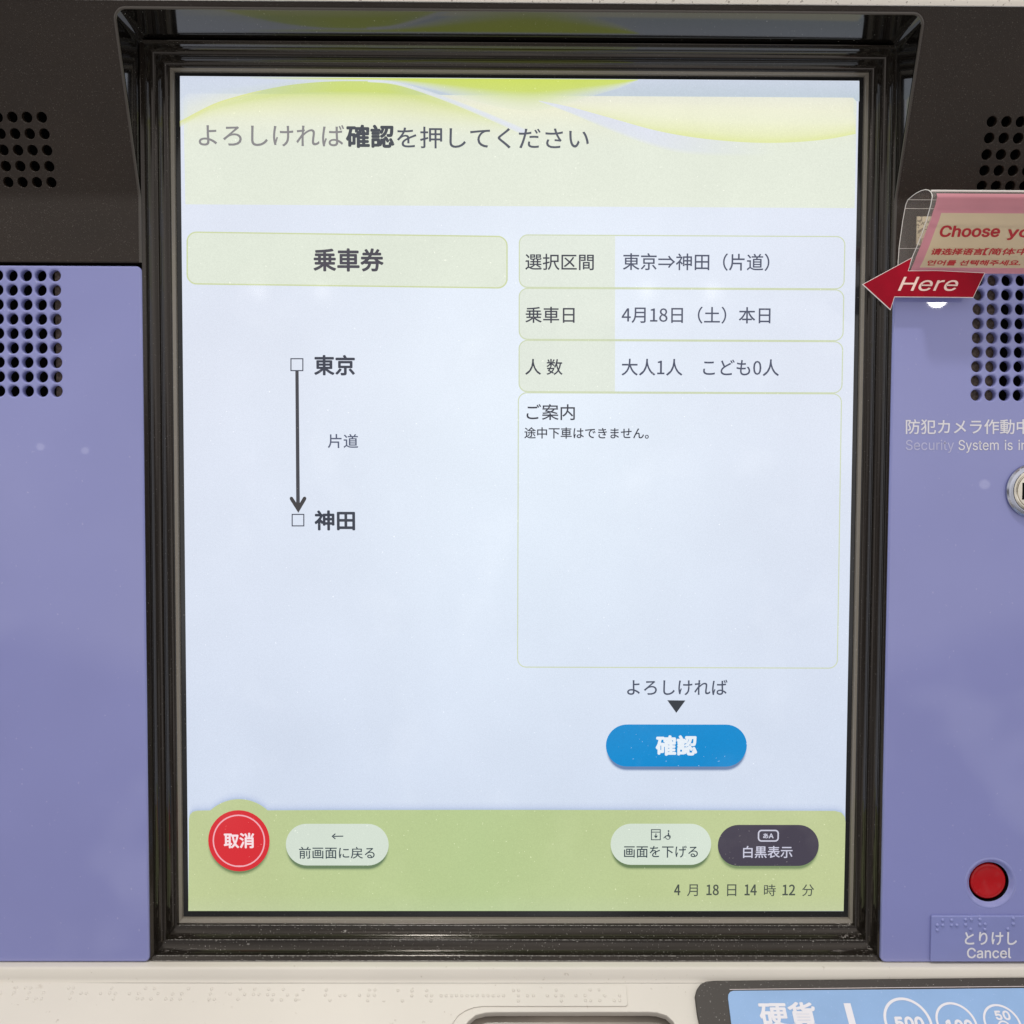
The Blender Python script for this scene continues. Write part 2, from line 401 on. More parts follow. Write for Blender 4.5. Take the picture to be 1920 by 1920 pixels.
# ------------------------------------------------------------------ lettering
GL = {'I':{'C':[510,[[341,5,317,-2,293,-6,267,-7,225,-3,186,7,150,25,119,49,92,79,70,115,53,157,44,203,40,254,44,305,53,352,70,393,92,429,119,459,150,484,186,501,225,512,267,516,293,514,317,511,340,504,362,496,383,485,402,471,419,456,435,438,448,418,459,397,467,373,473,348,408,348,404,365,397,380,389,395,380,407,369,418,357,428,344,437,330,444,315,449,300,453,284,455,267,456,237,453,209,445,184,432,161,414,141,391,125,364,113,332,106,295,103,254,106,213,113,177,125,145,141,117,161,94,184,76,210,63,237,56,267,53,284,54,300,56,315,60,330,65,344,72,357,81,369,90,380,102,389,114,397,128,404,144,408,160,473,160,467,135,459,112,448,91,435,71,420,53,402,38,383,24,363,13]]],'h':[410,[[119,266,115,248,114,227,114,0,53,0,53,509,114,509,114,287,102,287,116,319,132,344,152,362,175,374,200,382,227,384,252,383,275,377,295,369,313,356,328,340,341,321,350,298,355,271,357,240,357,0,296,0,296,235,293,263,286,286,273,304,256,318,235,326,210,329,192,328,176,324,161,317,147,308,136,297,126,283]]],'o':[415,[[34,187,37,225,44,260,56,291,72,318,93,341,117,360,144,374,174,382,207,384,241,382,271,374,299,360,323,341,343,318,359,291,371,260,379,225,381,187,379,150,371,116,359,85,343,58,323,35,299,16,271,3,241,-5,207,-8,174,-5,144,3,117,16,93,35,72,58,56,85,44,116,37,150],[130,296,118,278,108,258,102,236,98,212,96,187,98,163,102,139,108,117,118,97,130,80,145,66,163,55,184,49,207,46,231,49,252,55,270,66,285,80,298,97,307,117,314,139,318,163,319,187,318,212,314,236,307,258,298,278,285,296,270,310,252,321,231,328,207,330,184,328,163,321,145,310]]],'s':[365,[[111,72,124,60,141,52,160,47,181,45,206,47,227,53,244,62,258,74,265,88,268,103,266,115,262,126,254,136,243,144,229,150,212,155,149,170,118,180,92,192,72,208,58,227,50,249,47,274,49,295,55,314,65,332,79,347,95,360,115,370,137,378,161,383,187,384,212,383,234,379,254,372,271,363,286,352,299,339,309,324,318,308,324,290,268,277,262,291,254,304,243,316,228,325,210,331,187,333,166,331,147,326,131,317,119,305,111,292,109,277,110,264,115,253,124,243,136,235,152,229,172,223,229,209,261,200,287,187,306,171,320,153,328,131,331,107,329,85,323,65,312,47,298,31,281,18,260,6,236,-2,210,-7,182,-8,157,-7,133,-3,112,3,93,12,76,24,62,38,50,54,41,73,36,94,94,107,101,87]]],'e':[404,[[246,380,266,374,285,366,303,355,319,341,334,324,347,305,357,282,365,256,370,227,371,194,371,169,75,169,75,221,338,221,310,202,308,226,304,248,298,269,288,286,277,301,263,314,246,323,227,328,205,330,183,328,164,323,146,313,131,301,119,286,109,270,102,251,97,231,96,211,96,178,98,151,102,127,110,106,121,88,135,73,151,61,169,53,190,48,212,46,227,47,241,49,254,53,265,58,276,65,285,73,294,82,300,93,306,105,365,91,358,72,348,55,335,39,320,26,302,14,283,4,261,-3,237,-7,212,-8,177,-5,145,3,117,16,92,35,72,58,56,85,44,116,37,150,34,187,36,224,44,258,55,290,71,317,91,340,115,359,142,373,172,382,205,384,226,383]]],'y':[389,[[173,132,180,109,187,87,193,64,199,42,206,21,184,21,190,42,196,64,202,87,209,110,216,132,224,155,305,379,371,379,204,-58,196,-77,187,-93,177,-107,165,-119,153,-128,139,-136,125,-141,109,-144,91,-145,82,-145,73,-144,65,-143,57,-142,52,-140,47,-139,61,-86,71,-87,83,-89,94,-90,104,-89,113,-86,122,-81,130,-74,138,-64,145,-51,151,-36,163,-1,17,379,84,379,165,155]]],'H':[517,[[125,509,125,289,392,289,392,509,457,509,457,0,392,0,392,232,125,232,125,0,60,0,60,509]]],'r':[259,[[112,379,112,321,115,321,124,339,137,354,152,367,171,377,191,383,213,385,218,385,223,385,229,384,235,384,240,384,243,384,243,322,241,323,236,324,230,324,223,325,215,326,207,326,190,324,174,321,159,315,146,306,135,296,126,284,119,269,115,254,114,237,114,0,53,0,53,379]]],'c':[396,[[163,321,145,310,130,296,118,278,108,258,102,236,98,212,96,187,98,163,102,139,108,117,118,97,130,80,145,66,163,55,184,49,207,46,220,47,232,49,243,52,253,55,262,60,271,66,279,73,285,80,292,89,297,98,301,107,304,117,363,102,357,86,350,70,341,56,331,43,319,32,306,21,292,12,277,5,261,-1,244,-5,226,-7,207,-8,174,-5,144,3,117,16,93,35,72,58,56,85,44,116,37,150,34,187,37,225,44,260,56,291,72,318,93,341,117,360,144,374,174,382,207,384,226,384,243,381,260,377,276,371,291,364,305,356,318,346,330,335,340,322,349,308,356,293,362,277,303,262,300,272,295,281,290,289,284,297,278,304,270,311,261,316,252,321,242,325,231,328,220,329,207,330,184,328]]],'u':[410,[[137,75,154,61,175,53,200,50,218,51,234,55,249,62,263,71,274,83,283,97,290,113,295,132,296,153,296,379,357,379,357,0,298,0,298,92,307,92,294,60,277,35,257,17,234,5,209,-3,182,-5,158,-3,135,2,115,11,97,23,82,39,69,59,60,82,54,109,53,139,53,379,114,379,114,144,116,117,124,94]]],'i':[167,[[47,504,54,512,63,518,73,522,84,524,95,522,105,518,114,512,121,504,125,494,126,483,125,472,121,463,114,455,105,448,95,444,84,443,73,444,63,448,54,455,47,463,43,472,41,483,43,494],[53,0,53,379,114,379,114,0]]],'t':[227,[[68,64,65,93,65,471,126,471,126,98,127,83,130,70,136,61,144,55,156,51,170,50,175,50,180,50,185,51,191,52,197,53,202,54,213,2,207,0,200,-2,192,-3,184,-3,176,-4,168,-4,138,-1,113,7,92,21,77,41],[6,327,6,379,204,379,204,327]]],'S':[447,[[372,226,384,213,395,198,402,180,407,161,408,139,406,112,399,87,386,64,370,43,349,25,323,11,294,0,261,-7,224,-9,188,-7,156,-1,128,9,102,23,81,40,64,60,51,83,42,109,38,137,104,137,108,118,114,102,123,88,136,76,150,66,166,59,185,53,204,50,224,49,246,50,267,54,286,60,303,69,317,79,329,92,338,106,344,122,346,139,344,154,340,168,332,179,322,189,310,197,296,205,280,211,263,217,245,222,184,239,145,253,112,269,86,289,67,313,56,341,52,372,54,400,62,425,75,448,92,468,113,484,138,498,165,508,195,514,227,516,259,514,289,508,316,498,340,484,360,468,377,449,390,427,398,403,401,378,337,378,332,402,320,421,302,437,280,449,254,456,225,459,204,457,185,454,167,448,152,440,139,430,129,418,121,405,117,391,115,376,117,359,122,345,131,334,142,324,155,315,169,308,184,302,198,297,212,293,264,279,279,275,295,270,312,264,328,256,344,248,359,238]]],'m':[610,[[387,326,374,320,363,312,353,302,345,290,340,277,336,263,335,247,335,0,274,0,274,260,272,280,265,297,253,311,238,322,220,328,199,330,185,329,171,326,158,320,145,312,135,302,126,289,119,274,115,257,114,238,114,0,53,0,53,379,112,379,112,295,108,295,114,314,122,331,132,346,144,358,158,368,172,376,187,382,203,385,219,386,245,383,268,375,287,361,303,342,314,320,321,295,312,295,318,312,326,329,337,343,350,356,364,366,381,375,398,381,417,385,437,386,458,385,478,380,497,372,514,361,529,346,541,328,550,307,555,283,557,255,557,0,496,0,496,254,493,279,485,298,473,313,456,323,438,329,419,330,402,329]]],'n':[410,[[176,324,161,317,147,308,136,297,126,283,119,266,115,248,114,227,114,0,53,0,53,379,112,379,112,287,102,287,116,319,132,344,152,362,175,374,200,382,227,384,252,383,275,377,295,369,313,356,328,340,341,321,350,298,355,271,357,240,357,0,296,0,296,235,293,263,286,286,273,304,256,318,235,326,210,329,192,328]]],'a':[389,[[267,184,259,182,251,180,241,178,231,176,221,174,210,173,200,171,191,170,182,169,175,168,161,166,147,163,134,159,122,153,112,147,103,139,97,130,93,118,92,105,93,93,96,82,102,72,109,64,119,57,130,52,142,48,156,46,170,45,192,47,211,51,228,59,242,68,254,80,263,93,270,108,274,122,276,138,276,190,272,187],[286,360,300,350,312,336,322,320,330,301,335,278,337,251,337,0,277,0,277,52,272,52,267,43,260,34,252,25,242,16,229,8,215,1,199,-4,181,-7,160,-9,137,-7,115,-3,94,5,76,15,60,29,48,45,38,63,32,84,30,108,32,128,36,146,43,161,53,174,64,184,78,193,92,200,108,206,125,211,143,214,161,217,178,220,200,223,218,225,234,227,247,229,257,231,265,235,271,240,274,246,276,255,276,257,275,272,272,285,267,297,260,307,251,315,240,322,227,327,212,330,196,331,178,330,163,327,149,322,137,316,127,309,118,301,110,292,104,283,100,274,41,291,51,313,64,331,79,346,95,358,114,368,133,375,153,380,173,383,194,384,208,384,223,382,239,379,255,375,271,369]]],'l':[189,[[170,54,181,3,175,1,169,0,162,-1,154,-2,147,-2,139,-2,112,0,91,8,74,20,62,37,55,59,53,84,53,509,114,509,114,99,114,83,117,71,120,62,126,57,135,53,146,52,152,52,157,52,160,53,164,53,167,54]]],'A':[480,[[233,437,222,402,213,371,204,345,197,322,191,302,85,0,16,0,201,509,276,509,463,0,395,0,287,302,280,323,272,346,264,372,255,402,244,438,232,478,245,478],[110,199,370,199],[110,142,370,142]]],'0':[453,[[330,144,338,176,342,213,344,254,342,295,338,332,330,365,320,393,306,416,290,435,271,449,250,457,227,460,203,457,182,449,163,435,147,416,134,393,123,365,115,332,111,295,109,254,111,213,115,176,123,144,134,116,147,92,163,74,182,60,203,52,227,50,250,52,271,60,290,74,306,92,320,116],[227,-7,263,-3,295,7,323,24,348,48,368,77,384,113,396,155,403,202,405,254,403,306,396,353,384,395,368,431,348,461,323,484,295,502,262,512,227,516,191,512,159,502,130,484,106,461,85,431,69,395,57,353,50,306,48,254,50,202,57,155,69,113,85,77,105,48,130,24,158,7,191,-3]]],'1':[453,[[276,509,276,0,212,0,212,448,209,448,86,358,86,427,198,509],[76,55,391,55,391,0,76,0]]],'5':[453,[[204,51,221,50,241,51,259,56,276,64,291,75,304,89,314,104,322,122,326,141,328,162,326,183,321,203,314,221,303,237,290,251,275,262,257,270,238,275,218,277,201,276,184,273,167,268,152,262,139,255,128,246,67,253,96,509,366,509,366,452,151,452,134,301,136,301,148,311,162,318,178,325,194,330,212,333,229,334,252,332,274,328,294,321,313,311,330,299,345,285,358,269,370,251,379,231,386,210,390,187,391,163,388,132,381,102,369,76,352,52,332,32,309,15,282,3,253,-4,221,-7,192,-5,165,1,140,11,118,25,99,41,83,60,71,82,63,105,60,130,122,130,125,115,130,102,138,89,148,78,160,68,173,60,188,54]]],'8':[453,[[260,455,244,459,226,460,208,459,192,455,177,449,164,442,153,432,145,420,138,407,134,392,133,376,134,359,138,344,145,330,154,318,165,308,178,300,193,294,209,291,226,290,244,291,260,294,274,300,287,308,298,318,307,330,314,344,318,359,319,376,318,392,314,407,308,420,299,432,288,442,275,449],[74,62,62,84,54,109,52,135,53,156,58,176,65,195,75,212,87,228,101,241,117,252,134,260,153,265,153,267,129,276,109,289,93,308,80,330,73,354,70,380,73,405,79,429,90,450,106,469,124,485,146,498,170,508,197,514,226,516,255,514,282,508,306,498,328,485,346,469,361,450,373,429,379,405,382,380,379,354,372,330,359,308,343,289,323,276,300,267,300,265,319,260,335,252,351,241,365,228,377,212,387,195,395,176,399,156,401,135,398,109,391,84,378,62,362,42,341,25,317,11,289,1,259,-5,226,-7,193,-5,163,1,136,11,111,25,91,42],[139,79,152,69,167,60,185,54,205,50,226,49,248,50,267,54,285,60,300,69,313,79,323,91,331,106,335,121,337,139,335,157,330,173,322,189,312,202,298,213,283,223,265,230,247,234,226,235,206,234,187,230,169,223,154,213,140,202,130,189,122,173,117,157,115,139,117,121,121,106,129,91]]]},'N':{'0':[428,[[121,543,60,446,39,284,60,120,121,22,214,-10,307,22,368,120,390,284,368,446,307,543,214,575],[322,284,308,149,271,72,214,47,158,72,120,149,106,284,120,418,158,495,214,519,271,495,308,418]]],'1':[428,[[210,565,177,548,139,535,93,525,93,480,194,480,194,59,68,59,68,0,377,0,377,59,264,59,264,565]]],'2':[428,[[293,406,265,303,180,183,34,42,34,0,389,0,389,61,233,61,203,60,171,58,140,55,257,178,334,295,362,409,342,496,285,554,197,575,132,564,78,536,31,492,72,452,106,486,145,509,189,518,247,503,281,464]]],'4':[428,[[250,565,15,202,15,156,262,156,262,0,328,0,328,156,404,156,404,212,328,212,328,565],[262,212,89,212,217,404,233,432,248,460,263,488,266,488,264,455,263,418,262,385]]],'8':[428,[[35,140,59,63,122,10,216,-10,308,10,370,62,392,136,378,202,344,250,297,284,297,288,331,322,360,369,372,424,353,502,300,554,217,573,138,555,83,505,62,430,73,376,101,333,139,300,139,297,89,260,51,208],[312,421,305,380,286,342,254,307,191,335,145,374,126,430,138,478,170,509,216,521,268,507,301,472],[325,138,311,88,274,55,216,42,156,56,114,93,98,146,108,197,135,240,176,274,250,241,304,200]]],'⇒':[770,[[571,450,500,545,454,518,475,487,499,455,526,423,31,423,31,370,572,370,603,339,634,312,663,290,634,266,603,239,572,209,31,209,31,156,526,156,499,123,475,91,454,60,500,34,571,129,659,218,752,290,659,361]]]}}


_cache = {}


def glyph(ch):
    """outline triangles of one kanji / kana from the built-in font, 1 em wide"""
    if ch not in _cache:
        cu = bpy.data.curves.new('txt', 'FONT')
        cu.body = ch
        cu.resolution_u = 4
        o = bpy.data.objects.new('txt', cu)
        C.objects.link(o)
        bpy.context.view_layer.update()
        me = bpy.data.meshes.new_from_object(o.evaluated_get(bpy.context.evaluated_depsgraph_get()))
        _cache[ch] = ([(v.co.x, v.co.y) for v in me.vertices], [tuple(p.vertices) for p in me.polygons])
        bpy.data.objects.remove(o)
        bpy.data.curves.remove(cu)
        bpy.data.meshes.remove(me)
    return _cache[ch]


def text_tris(s, font=None, gap=0.0, shear=0.0, adv=1.0):
    """triangles (points, faces) of a line of text, baseline at 0"""
    pts, fs, x = [], [], 0.0
    for ch in s:
        if ch == ' ':
            x += 0.27
            continue
        if ch == '\u3000':
            x += adv
            continue
        f_ = font or ('N' if ch in GL['N'] else None)
        if f_:
            sc_ = 1000.0 if f_ == 'I' else 765.6
            ad, loops = GL[f_][ch]
            polys = [[(lp[i] / sc_, lp[i + 1] / sc_) for i in range(0, len(lp), 2)] for lp in loops]
            p, f = [], []
            for grp in ([[q] for q in polys] if ch == 'i' else [polys]):
                p1, f1 = tess(grp)
                f += [tuple(i + len(p) for i in t) for t in f1]
                p += p1
            ad = ad / sc_
        else:
            p, f = glyph(ch)
            ad = adv
        k = len(pts)
        pts += [(q[0] + x + shear * q[1], q[1]) for q in p]
        fs += [tuple(i + k for i in t) for t in f]
        x += ad + gap
    return pts, fs


def fit_text(s, box, font=None, shear=0.0, gap=0.0, adv=1.0):
    """text scaled into a box (x0, ytop, x1, ybottom), y downwards"""
    pts, fs = text_tris(s, font, gap, shear, adv)
    xs = [p[0] for p in pts]
    ys = [p[1] for p in pts]
    x0, y0, x1, y1 = box
    ax, ay = (x1 - x0) / (max(xs) - min(xs)), (y1 - y0) / (max(ys) - min(ys))
    return [(x0 + (p[0] - min(xs)) * ax, y0 + (max(ys) - p[1]) * ay) for p in pts], fs


# ------------------------------------------------------------------ materials
def ui_material(name, soft=False):
    """lit LCD pixels: colour per vertex, fine pixel grain, a satin glass surface with dust on it"""
    M = bpy.data.materials.new(name)
    M.use_nodes = True
    t = M.node_tree
    b = t.nodes['Principled BSDF']
    out = t.nodes['Material Output']
    at_ = t.nodes.new('ShaderNodeVertexColor')
    at_.layer_name = 'Col'
    co = t.nodes.new('ShaderNodeTexCoord')

    def noise(scale, lo, hi, a, z, detail=2):
        n = t.nodes.new('ShaderNodeTexNoise')
        n.inputs['Scale'].default_value = scale
        n.inputs['Detail'].default_value = detail
        t.links.new(co.outputs['Object'], n.inputs['Vector'])
        r = t.nodes.new('ShaderNodeMapRange')
        r.inputs[1].default_value = lo
        r.inputs[2].default_value = hi
        r.inputs[3].default_value = a
        r.inputs[4].default_value = z
        t.links.new(n.outputs['Fac'], r.inputs[0])
        return r.outputs[0]

    sc1 = t.nodes.new('ShaderNodeVectorMath')
    sc1.operation = 'SCALE'
    t.links.new(at_.outputs['Color'], sc1.inputs[0])
    t.links.new(noise(2300, 0.3, 0.7, 0.955, 1.045, 3), sc1.inputs['Scale'])
    sc2 = t.nodes.new('ShaderNodeVectorMath')
    sc2.operation = 'SCALE'
    t.links.new(sc1.outputs[0], sc2.inputs[0])
    t.links.new(noise(24, 0.3, 0.7, 0.975, 1.02, 3), sc2.inputs['Scale'])
    t.links.new(sc2.outputs[0], b.inputs['Emission Color'])
    b.inputs['Emission Strength'].default_value = 0.99
    b.inputs['Roughness'].default_value = 0.075
    b.inputs['Specular IOR Level'].default_value = 0.3
    # dust: sparse pale specks that catch the ceiling light
    r = t.nodes.new('ShaderNodeMix')
    r.data_type = 'RGBA'
    r.inputs[6].default_value = (0.004, 0.004, 0.005, 1)
    r.inputs[7].default_value = (0.75, 0.72, 0.66, 1)
    mxx = t.nodes.new('ShaderNodeMath')
    mxx.operation = 'MAXIMUM'
    t.links.new(noise(1100, 0.755, 0.79, 0, 0.4, 1), mxx.inputs[0])
    t.links.new(noise(34, 0.56, 0.80, 0, 0.055, 6), mxx.inputs[1])      # finger smears
    t.links.new(mxx.outputs[0], r.inputs[0])
    t.links.new(r.outputs[2], b.inputs['Base Color'])
    if soft:
        tr = t.nodes.new('ShaderNodeBsdfTransparent')
        ms = t.nodes.new('ShaderNodeMixShader')
        t.links.new(at_.outputs['Alpha'], ms.inputs[0])
        t.links.new(tr.outputs[0], ms.inputs[1])
        t.links.new(b.outputs[0], ms.inputs[2])
        t.links.new(ms.outputs[0], out.inputs['Surface'])
    return M


DUST = (0.55, 0.53, 0.50)
M_UI = ui_material('lit_pixels')
M_SOFT = ui_material('blended_pixels', True)
M_GLASS = mat('dark_glass', (0.012, 0.013, 0.014), 0.12, speck=[(1500, .73, DUST, .5, 1)])
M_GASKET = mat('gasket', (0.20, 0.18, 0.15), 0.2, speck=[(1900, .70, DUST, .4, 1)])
M_BEZEL = mat('bezel_plastic', (0.0095, 0.0073, 0.0056), 0.11, speck=[(2600, .73, DUST, .3, 1)])
M_DUSTY = mat('dusty_bezel_plastic', (0.0095, 0.0073, 0.0056), 0.15, mottle=(25, .3),
              speck=[(1500, .70, DUST, .35, 1), (420, .715, DUST, .45, 5)])
M_DLINE = mat('dusty_edge', (0.035, 0.03, 0.027), 0.35, speck=[(2200, .50, (0.55, 0.53, 0.5), .5, 2)])
M_HOOD = mat('brown_plastic', (0.0175, 0.0112, 0.0076), 0.42, bump=(2600, .7, .00014), spec=0.32,
             speck=[(2300, .66, (0.2, 0.18, 0.16), .2, 1)], mottle=(40, .1))
M_GLOSS = mat('gloss_black', (0.006, 0.005, 0.0045), 0.07, speck=[(1100, .745, DUST, .4, 1)])
for _m in (M_GLOSS, M_BEZEL, M_DUSTY):
    _m.node_tree.nodes['Principled BSDF'].inputs['Specular Tint'].default_value = (1.0, 0.92, 0.86, 1)
M_HOLE = mat('cavity_black', (0.003, 0.003, 0.003), 0.9, spec=0.1)
M_FELT = mat('speaker_felt', (0.16, 0.125, 0.10), 0.9, spec=0.2, mottle=(900, .5))
M_LILAC = mat('lilac_acrylic', (0.236, 0.252, 0.515), 0.4, spec=0.04, coat=1.0, bump=(200, .010, .0003),
              speck=[(700, .75, (0.5, 0.5, 0.68), .3, 1)], mottle=(14, .035))
M_LILAC.node_tree.nodes['Principled BSDF'].inputs['Coat Roughness'].default_value = 0.018
M_LILAC2 = mat('lilac_label_plate', (0.215, 0.238, 0.50), 0.28, spec=0.5, coat=0.6, mottle=(30, .05))
M_WHITE = mat('white_print', (0.70, 0.69, 0.74), 0.45)
M_FADED = mat('worn_white_print', (0.45, 0.455, 0.66), 0.45, mottle=(120, .12))
M_CREAM = mat('cream_plastic', (0.60, 0.568, 0.515), 0.45, spec=0.4, bump=(1500, .25, .00008),
              speck=[(420, .69, (0.30, 0.25, 0.20), .45, 4), (160, .715, (0.36, 0.30, 0.24), .4, 5)], mottle=(18, .035))
M_CHAR = mat('charcoal_plastic', (0.030, 0.024, 0.020), 0.5, bump=(1800, .3, .0001),
             speck=[(1500, .70, DUST, .35, 1)])
M_BLUE = mat('blue_label', (0.235, 0.385, 0.64), 0.4, mottle=(60, .05), speck=[(1500, .70, (0.45, 0.55, 0.8), .35, 1)])
M_RED = mat('red_button', (0.41, 0.002, 0.006), 0.25, spec=0.25, coat=0.25, speck=[(420, .70, (0.8, 0.25, 0.25), .5, 2)])
M_STEEL = mat('lock_steel', (0.62, 0.58, 0.50), 0.2, metal=1.0, bump=(900, .2, .0001))
M_STEELD = mat('lock_collar', (0.42, 0.44, 0.52), 0.22, metal=1.0)
M_TRAY = mat('tray_metal', (0.22, 0.19, 0.16), 0.3, mottle=(30, .35))
M_PINK = mat('pink_print', (0.82, 0.36, 0.43), 0.5, mottle=(50, .06), bump=(160, .12, .0004))
M_PAPER = mat('cream_paper', (0.86, 0.71, 0.49), 0.5, mottle=(40, .05), bump=(160, .12, .0004))
M_INK = mat('dark_red_ink', (0.46, 0.012, 0.02), 0.5)
M_ARROW = mat('arrow_red', (0.31, 0.0018, 0.016), 0.6, spec=0.12, mottle=(55, .22))
M_APRINT = mat('arrow_print', (0.86, 0.62, 0.56), 0.45)
M_EDGE = mat('paper_edge', (0.80, 0.70, 0.68), 0.5)
M_TAPE = mat('cloth_tape', (0.75, 0.66, 0.48), 0.8, speck=[(1000, .55, (0.12, 0.10, 0.08), .7, 1)])
M_TRIM = mat('pale_metal', (0.85, 0.80, 0.72), 0.25, metal=0.0, speck=[(700, .62, (0.3, 0.26, 0.22), .7, 2)])
M_TRIM2 = mat('tan_metal', (0.62, 0.40, 0.20), 0.3, mottle=(8, .3))

M_FILM = bpy.data.materials.new('clear_film')
M_FILM.use_nodes = True
_t = M_FILM.node_tree
_b = _t.nodes['Principled BSDF']
_b.inputs['Base Color'].default_value = (0.75, 0.73, 0.70, 1)
_b.inputs['Roughness'].default_value = 0.08
_tr = _t.nodes.new('ShaderNodeBsdfTransparent')
_tr.inputs['Color'].default_value = (0.93, 0.93, 0.92, 1)
_ms = _t.nodes.new('ShaderNodeMixShader')
_ms.inputs[0].default_value = 0.15
_t.links.new(_tr.outputs[0], _ms.inputs[1])
_t.links.new(_b.outputs[0], _ms.inputs[2])
_t.links.new(_ms.outputs[0], _t.nodes['Material Output'].inputs['Surface'])
M_FEDGE = mat('film_edge', (0.82, 0.80, 0.76), 0.2)


def thin_paper(M, fac):
    """thin paper: part of the ceiling light comes through from behind"""
    t = M.node_tree
    bs, out = t.nodes['Principled BSDF'], t.nodes['Material Output']
    tl = t.nodes.new('ShaderNodeBsdfTranslucent')
    lk = bs.inputs['Base Color'].links
    t.links.new(lk[0].from_socket, tl.inputs['Color'])
    ms = t.nodes.new('ShaderNodeMixShader')
    ms.inputs[0].default_value = fac
    t.links.new(bs.outputs[0], ms.inputs[1])
    t.links.new(tl.outputs[0], ms.inputs[2])
    t.links.new(ms.outputs[0], out.inputs['Surface'])


thin_paper(M_PINK, 0.5)
thin_paper(M_PAPER, 0.5)

# ------------------------------------------------------------------ the machine
machine = empty('ticket_machine', (0, 0, -0.30),
                'railway ticket vending machine front with lit touchscreen, black bezel and lilac side panels', 'ticket machine')
YF = -0.0144                       # front of the black bezel
YP = -0.0154                       # front of the lilac panels
LAY = 0.00008                      # spacing of the printed / displayed layers


# --- display -------------------------------------------------------
def S(p, layer=1):
    q = at(p[0], p[1], 0)
    return (q.x, -layer * LAY, q.z)


SCR = [at(*p, 0) for p in ((337.8, 143), (1610.8, 151.4), (1581.3, 1708), (353.3, 1707.5))]
X0, X1, Z1, Z0 = -0.1350, 0.1350, 0.16853, -0.16853


def shade(px, py):
    """the lit background: cool white, a little deeper and bluer towards the bottom"""
    u = (px - 340) / 1270
    v = (py - 143) / 1565
    top = (223, 229, 243)
    bot = (209, 220, 239)
    k = max(0, min(1, (v - 0.35) / 0.6))
    c = [a + (b - a) * k for a, b in zip(top, bot)]
    w = math.exp(-((u - 0.52) / 0.3) ** 2 - ((v - 0.42) / 0.35) ** 2)
    c = [c[0] + 9 * w, c[1] + 12 * w, c[2] + 9 * w]
    return c


def px_of(x, z, y=0.0):
    d = Vector((x, y, z)) - CAM
    w = d.dot(FWD)
    return 960 + FPX * d.dot(RIGHT) / w, 960 + FPX * d.dot(DOWN) / w


class UI(MB):
    def fill(s, loops, col, layer, a=1.0, mi=0):
        p, f = tess(loops)
        s.add([S(q, layer) for q in p], f, mi, [(*lin(col), a)] * len(p))
        return s

    def rr(s, x0, y0, x1, y1, r, col, layer, which=(1, 1, 1, 1)):
        return s.fill([[warp(p, x0, y0, x1, y1) for p in rrect(x0, y0, x1, y1, r, 10, which)]], col, layer)

    def rr_line(s, x0, y0, x1, y1, r, w, col, layer):
        a = [warp(p, x0, y0, x1, y1) for p in rrect(x0, y0, x1, y1, r, 10)]
        b = [warp(p, x0, y0, x1, y1) for p in rrect(x0 + w, y0 + w, x1 - w, y1 - w, r - w, 10)]
        n = len(a)
        s.add([S(p, layer) for p in a + b], [(i, (i + 1) % n, n + (i + 1) % n, n + i) for i in range(n)], 0,
              [(*lin(col), 1)] * (2 * n))
        return s

    def text(s, t, box, col, layer, bold=0.28, font=None, gap=0.0, adv=1.0, mi=0, shear=0.0, slant=True):
        p, f = fit_text(t, box, font, shear, gap, adv)
        if slant:
            p = [warp(q, *box) for q in p]
        offs = [(0, 0)] + ([(bold * cos(k * pi / 4), bold * sin(k * pi / 4)) for k in range(8)] if bold else [])
        for i, (ox, oy) in enumerate(offs):
            s.add([S((q[0] + ox, q[1] + oy), layer + i * 0.07) for q in p], f, mi, [(*lin(col), 1)] * len(p))
        return s

    def soft(s, inner, outer, col, a, layer, mi=1):
        """soft-edged patch: opaque inside, fading to nothing at the outer outline (same point count)"""
        n = len(inner)
        p, f = tess([inner])
        s.add([S(q, layer) for q in p], f, mi, [(*lin(col), a)] * n)
        rings = [0, .25, .5, .75, 1]
        vs_, cs = [], []
        for r in rings:
            al = a * (1 - r) ** 1.6
            vs_ += [S((u[0] + (w[0] - u[0]) * r, u[1] + (w[1] - u[1]) * r), layer) for u, w in zip(inner, outer)]
            cs += [(*lin(col), al)] * n
        s.add(vs_, [(k * n + i, k * n + (i + 1) % n, (k + 1) * n + (i + 1) % n, (k + 1) * n + i)
                    for k in range(len(rings) - 1) for i in range(n)], mi, cs)
        return s

    def strip(s, up, lo, cols, layer, mi=1, rows=None):
        """band between two curves sampled at the same x; cols = list of (t, rgb, alpha)"""
        n = len(up)
        R_ = [c[0] for c in cols]
        vs_, cs = [], []
        for t, rgb, a in cols:
            for i, (u, w) in enumerate(zip(up, lo)):
                aa = a(i / (n - 1)) if callable(a) else a
                vs_.append(S((u[0] + (w[0] - u[0]) * t, u[1] + (w[1] - u[1]) * t), layer))
                cs.append((*lin(rgb), aa))
        s.add(vs_, [(k * n + i, k * n + i + 1, (k + 1) * n + i + 1, (k + 1) * n + i)
                    for k in range(len(R_) - 1) for i in range(n - 1)], mi, cs)
        return s

    def done(s, name, parent, label=None):
        return s.build(name, [M_UI, M_SOFT, M_GLASS], parent, 0, label, col=True)


def warp(p, x0, y0, x1, y1):
    """rows of the display run very slightly down to the right in the photo (camera tilt)"""
    k = 0.0066 * (1 - (p[1] - 143) / 1565)
    kx = -0.0195 * ((p[0] - 960) / 650)
    return (p[0] + kx * (p[1] - (y0 + y1) / 2) * 1.0, p[1] + k * (p[0] - (x0 + x1) / 2))


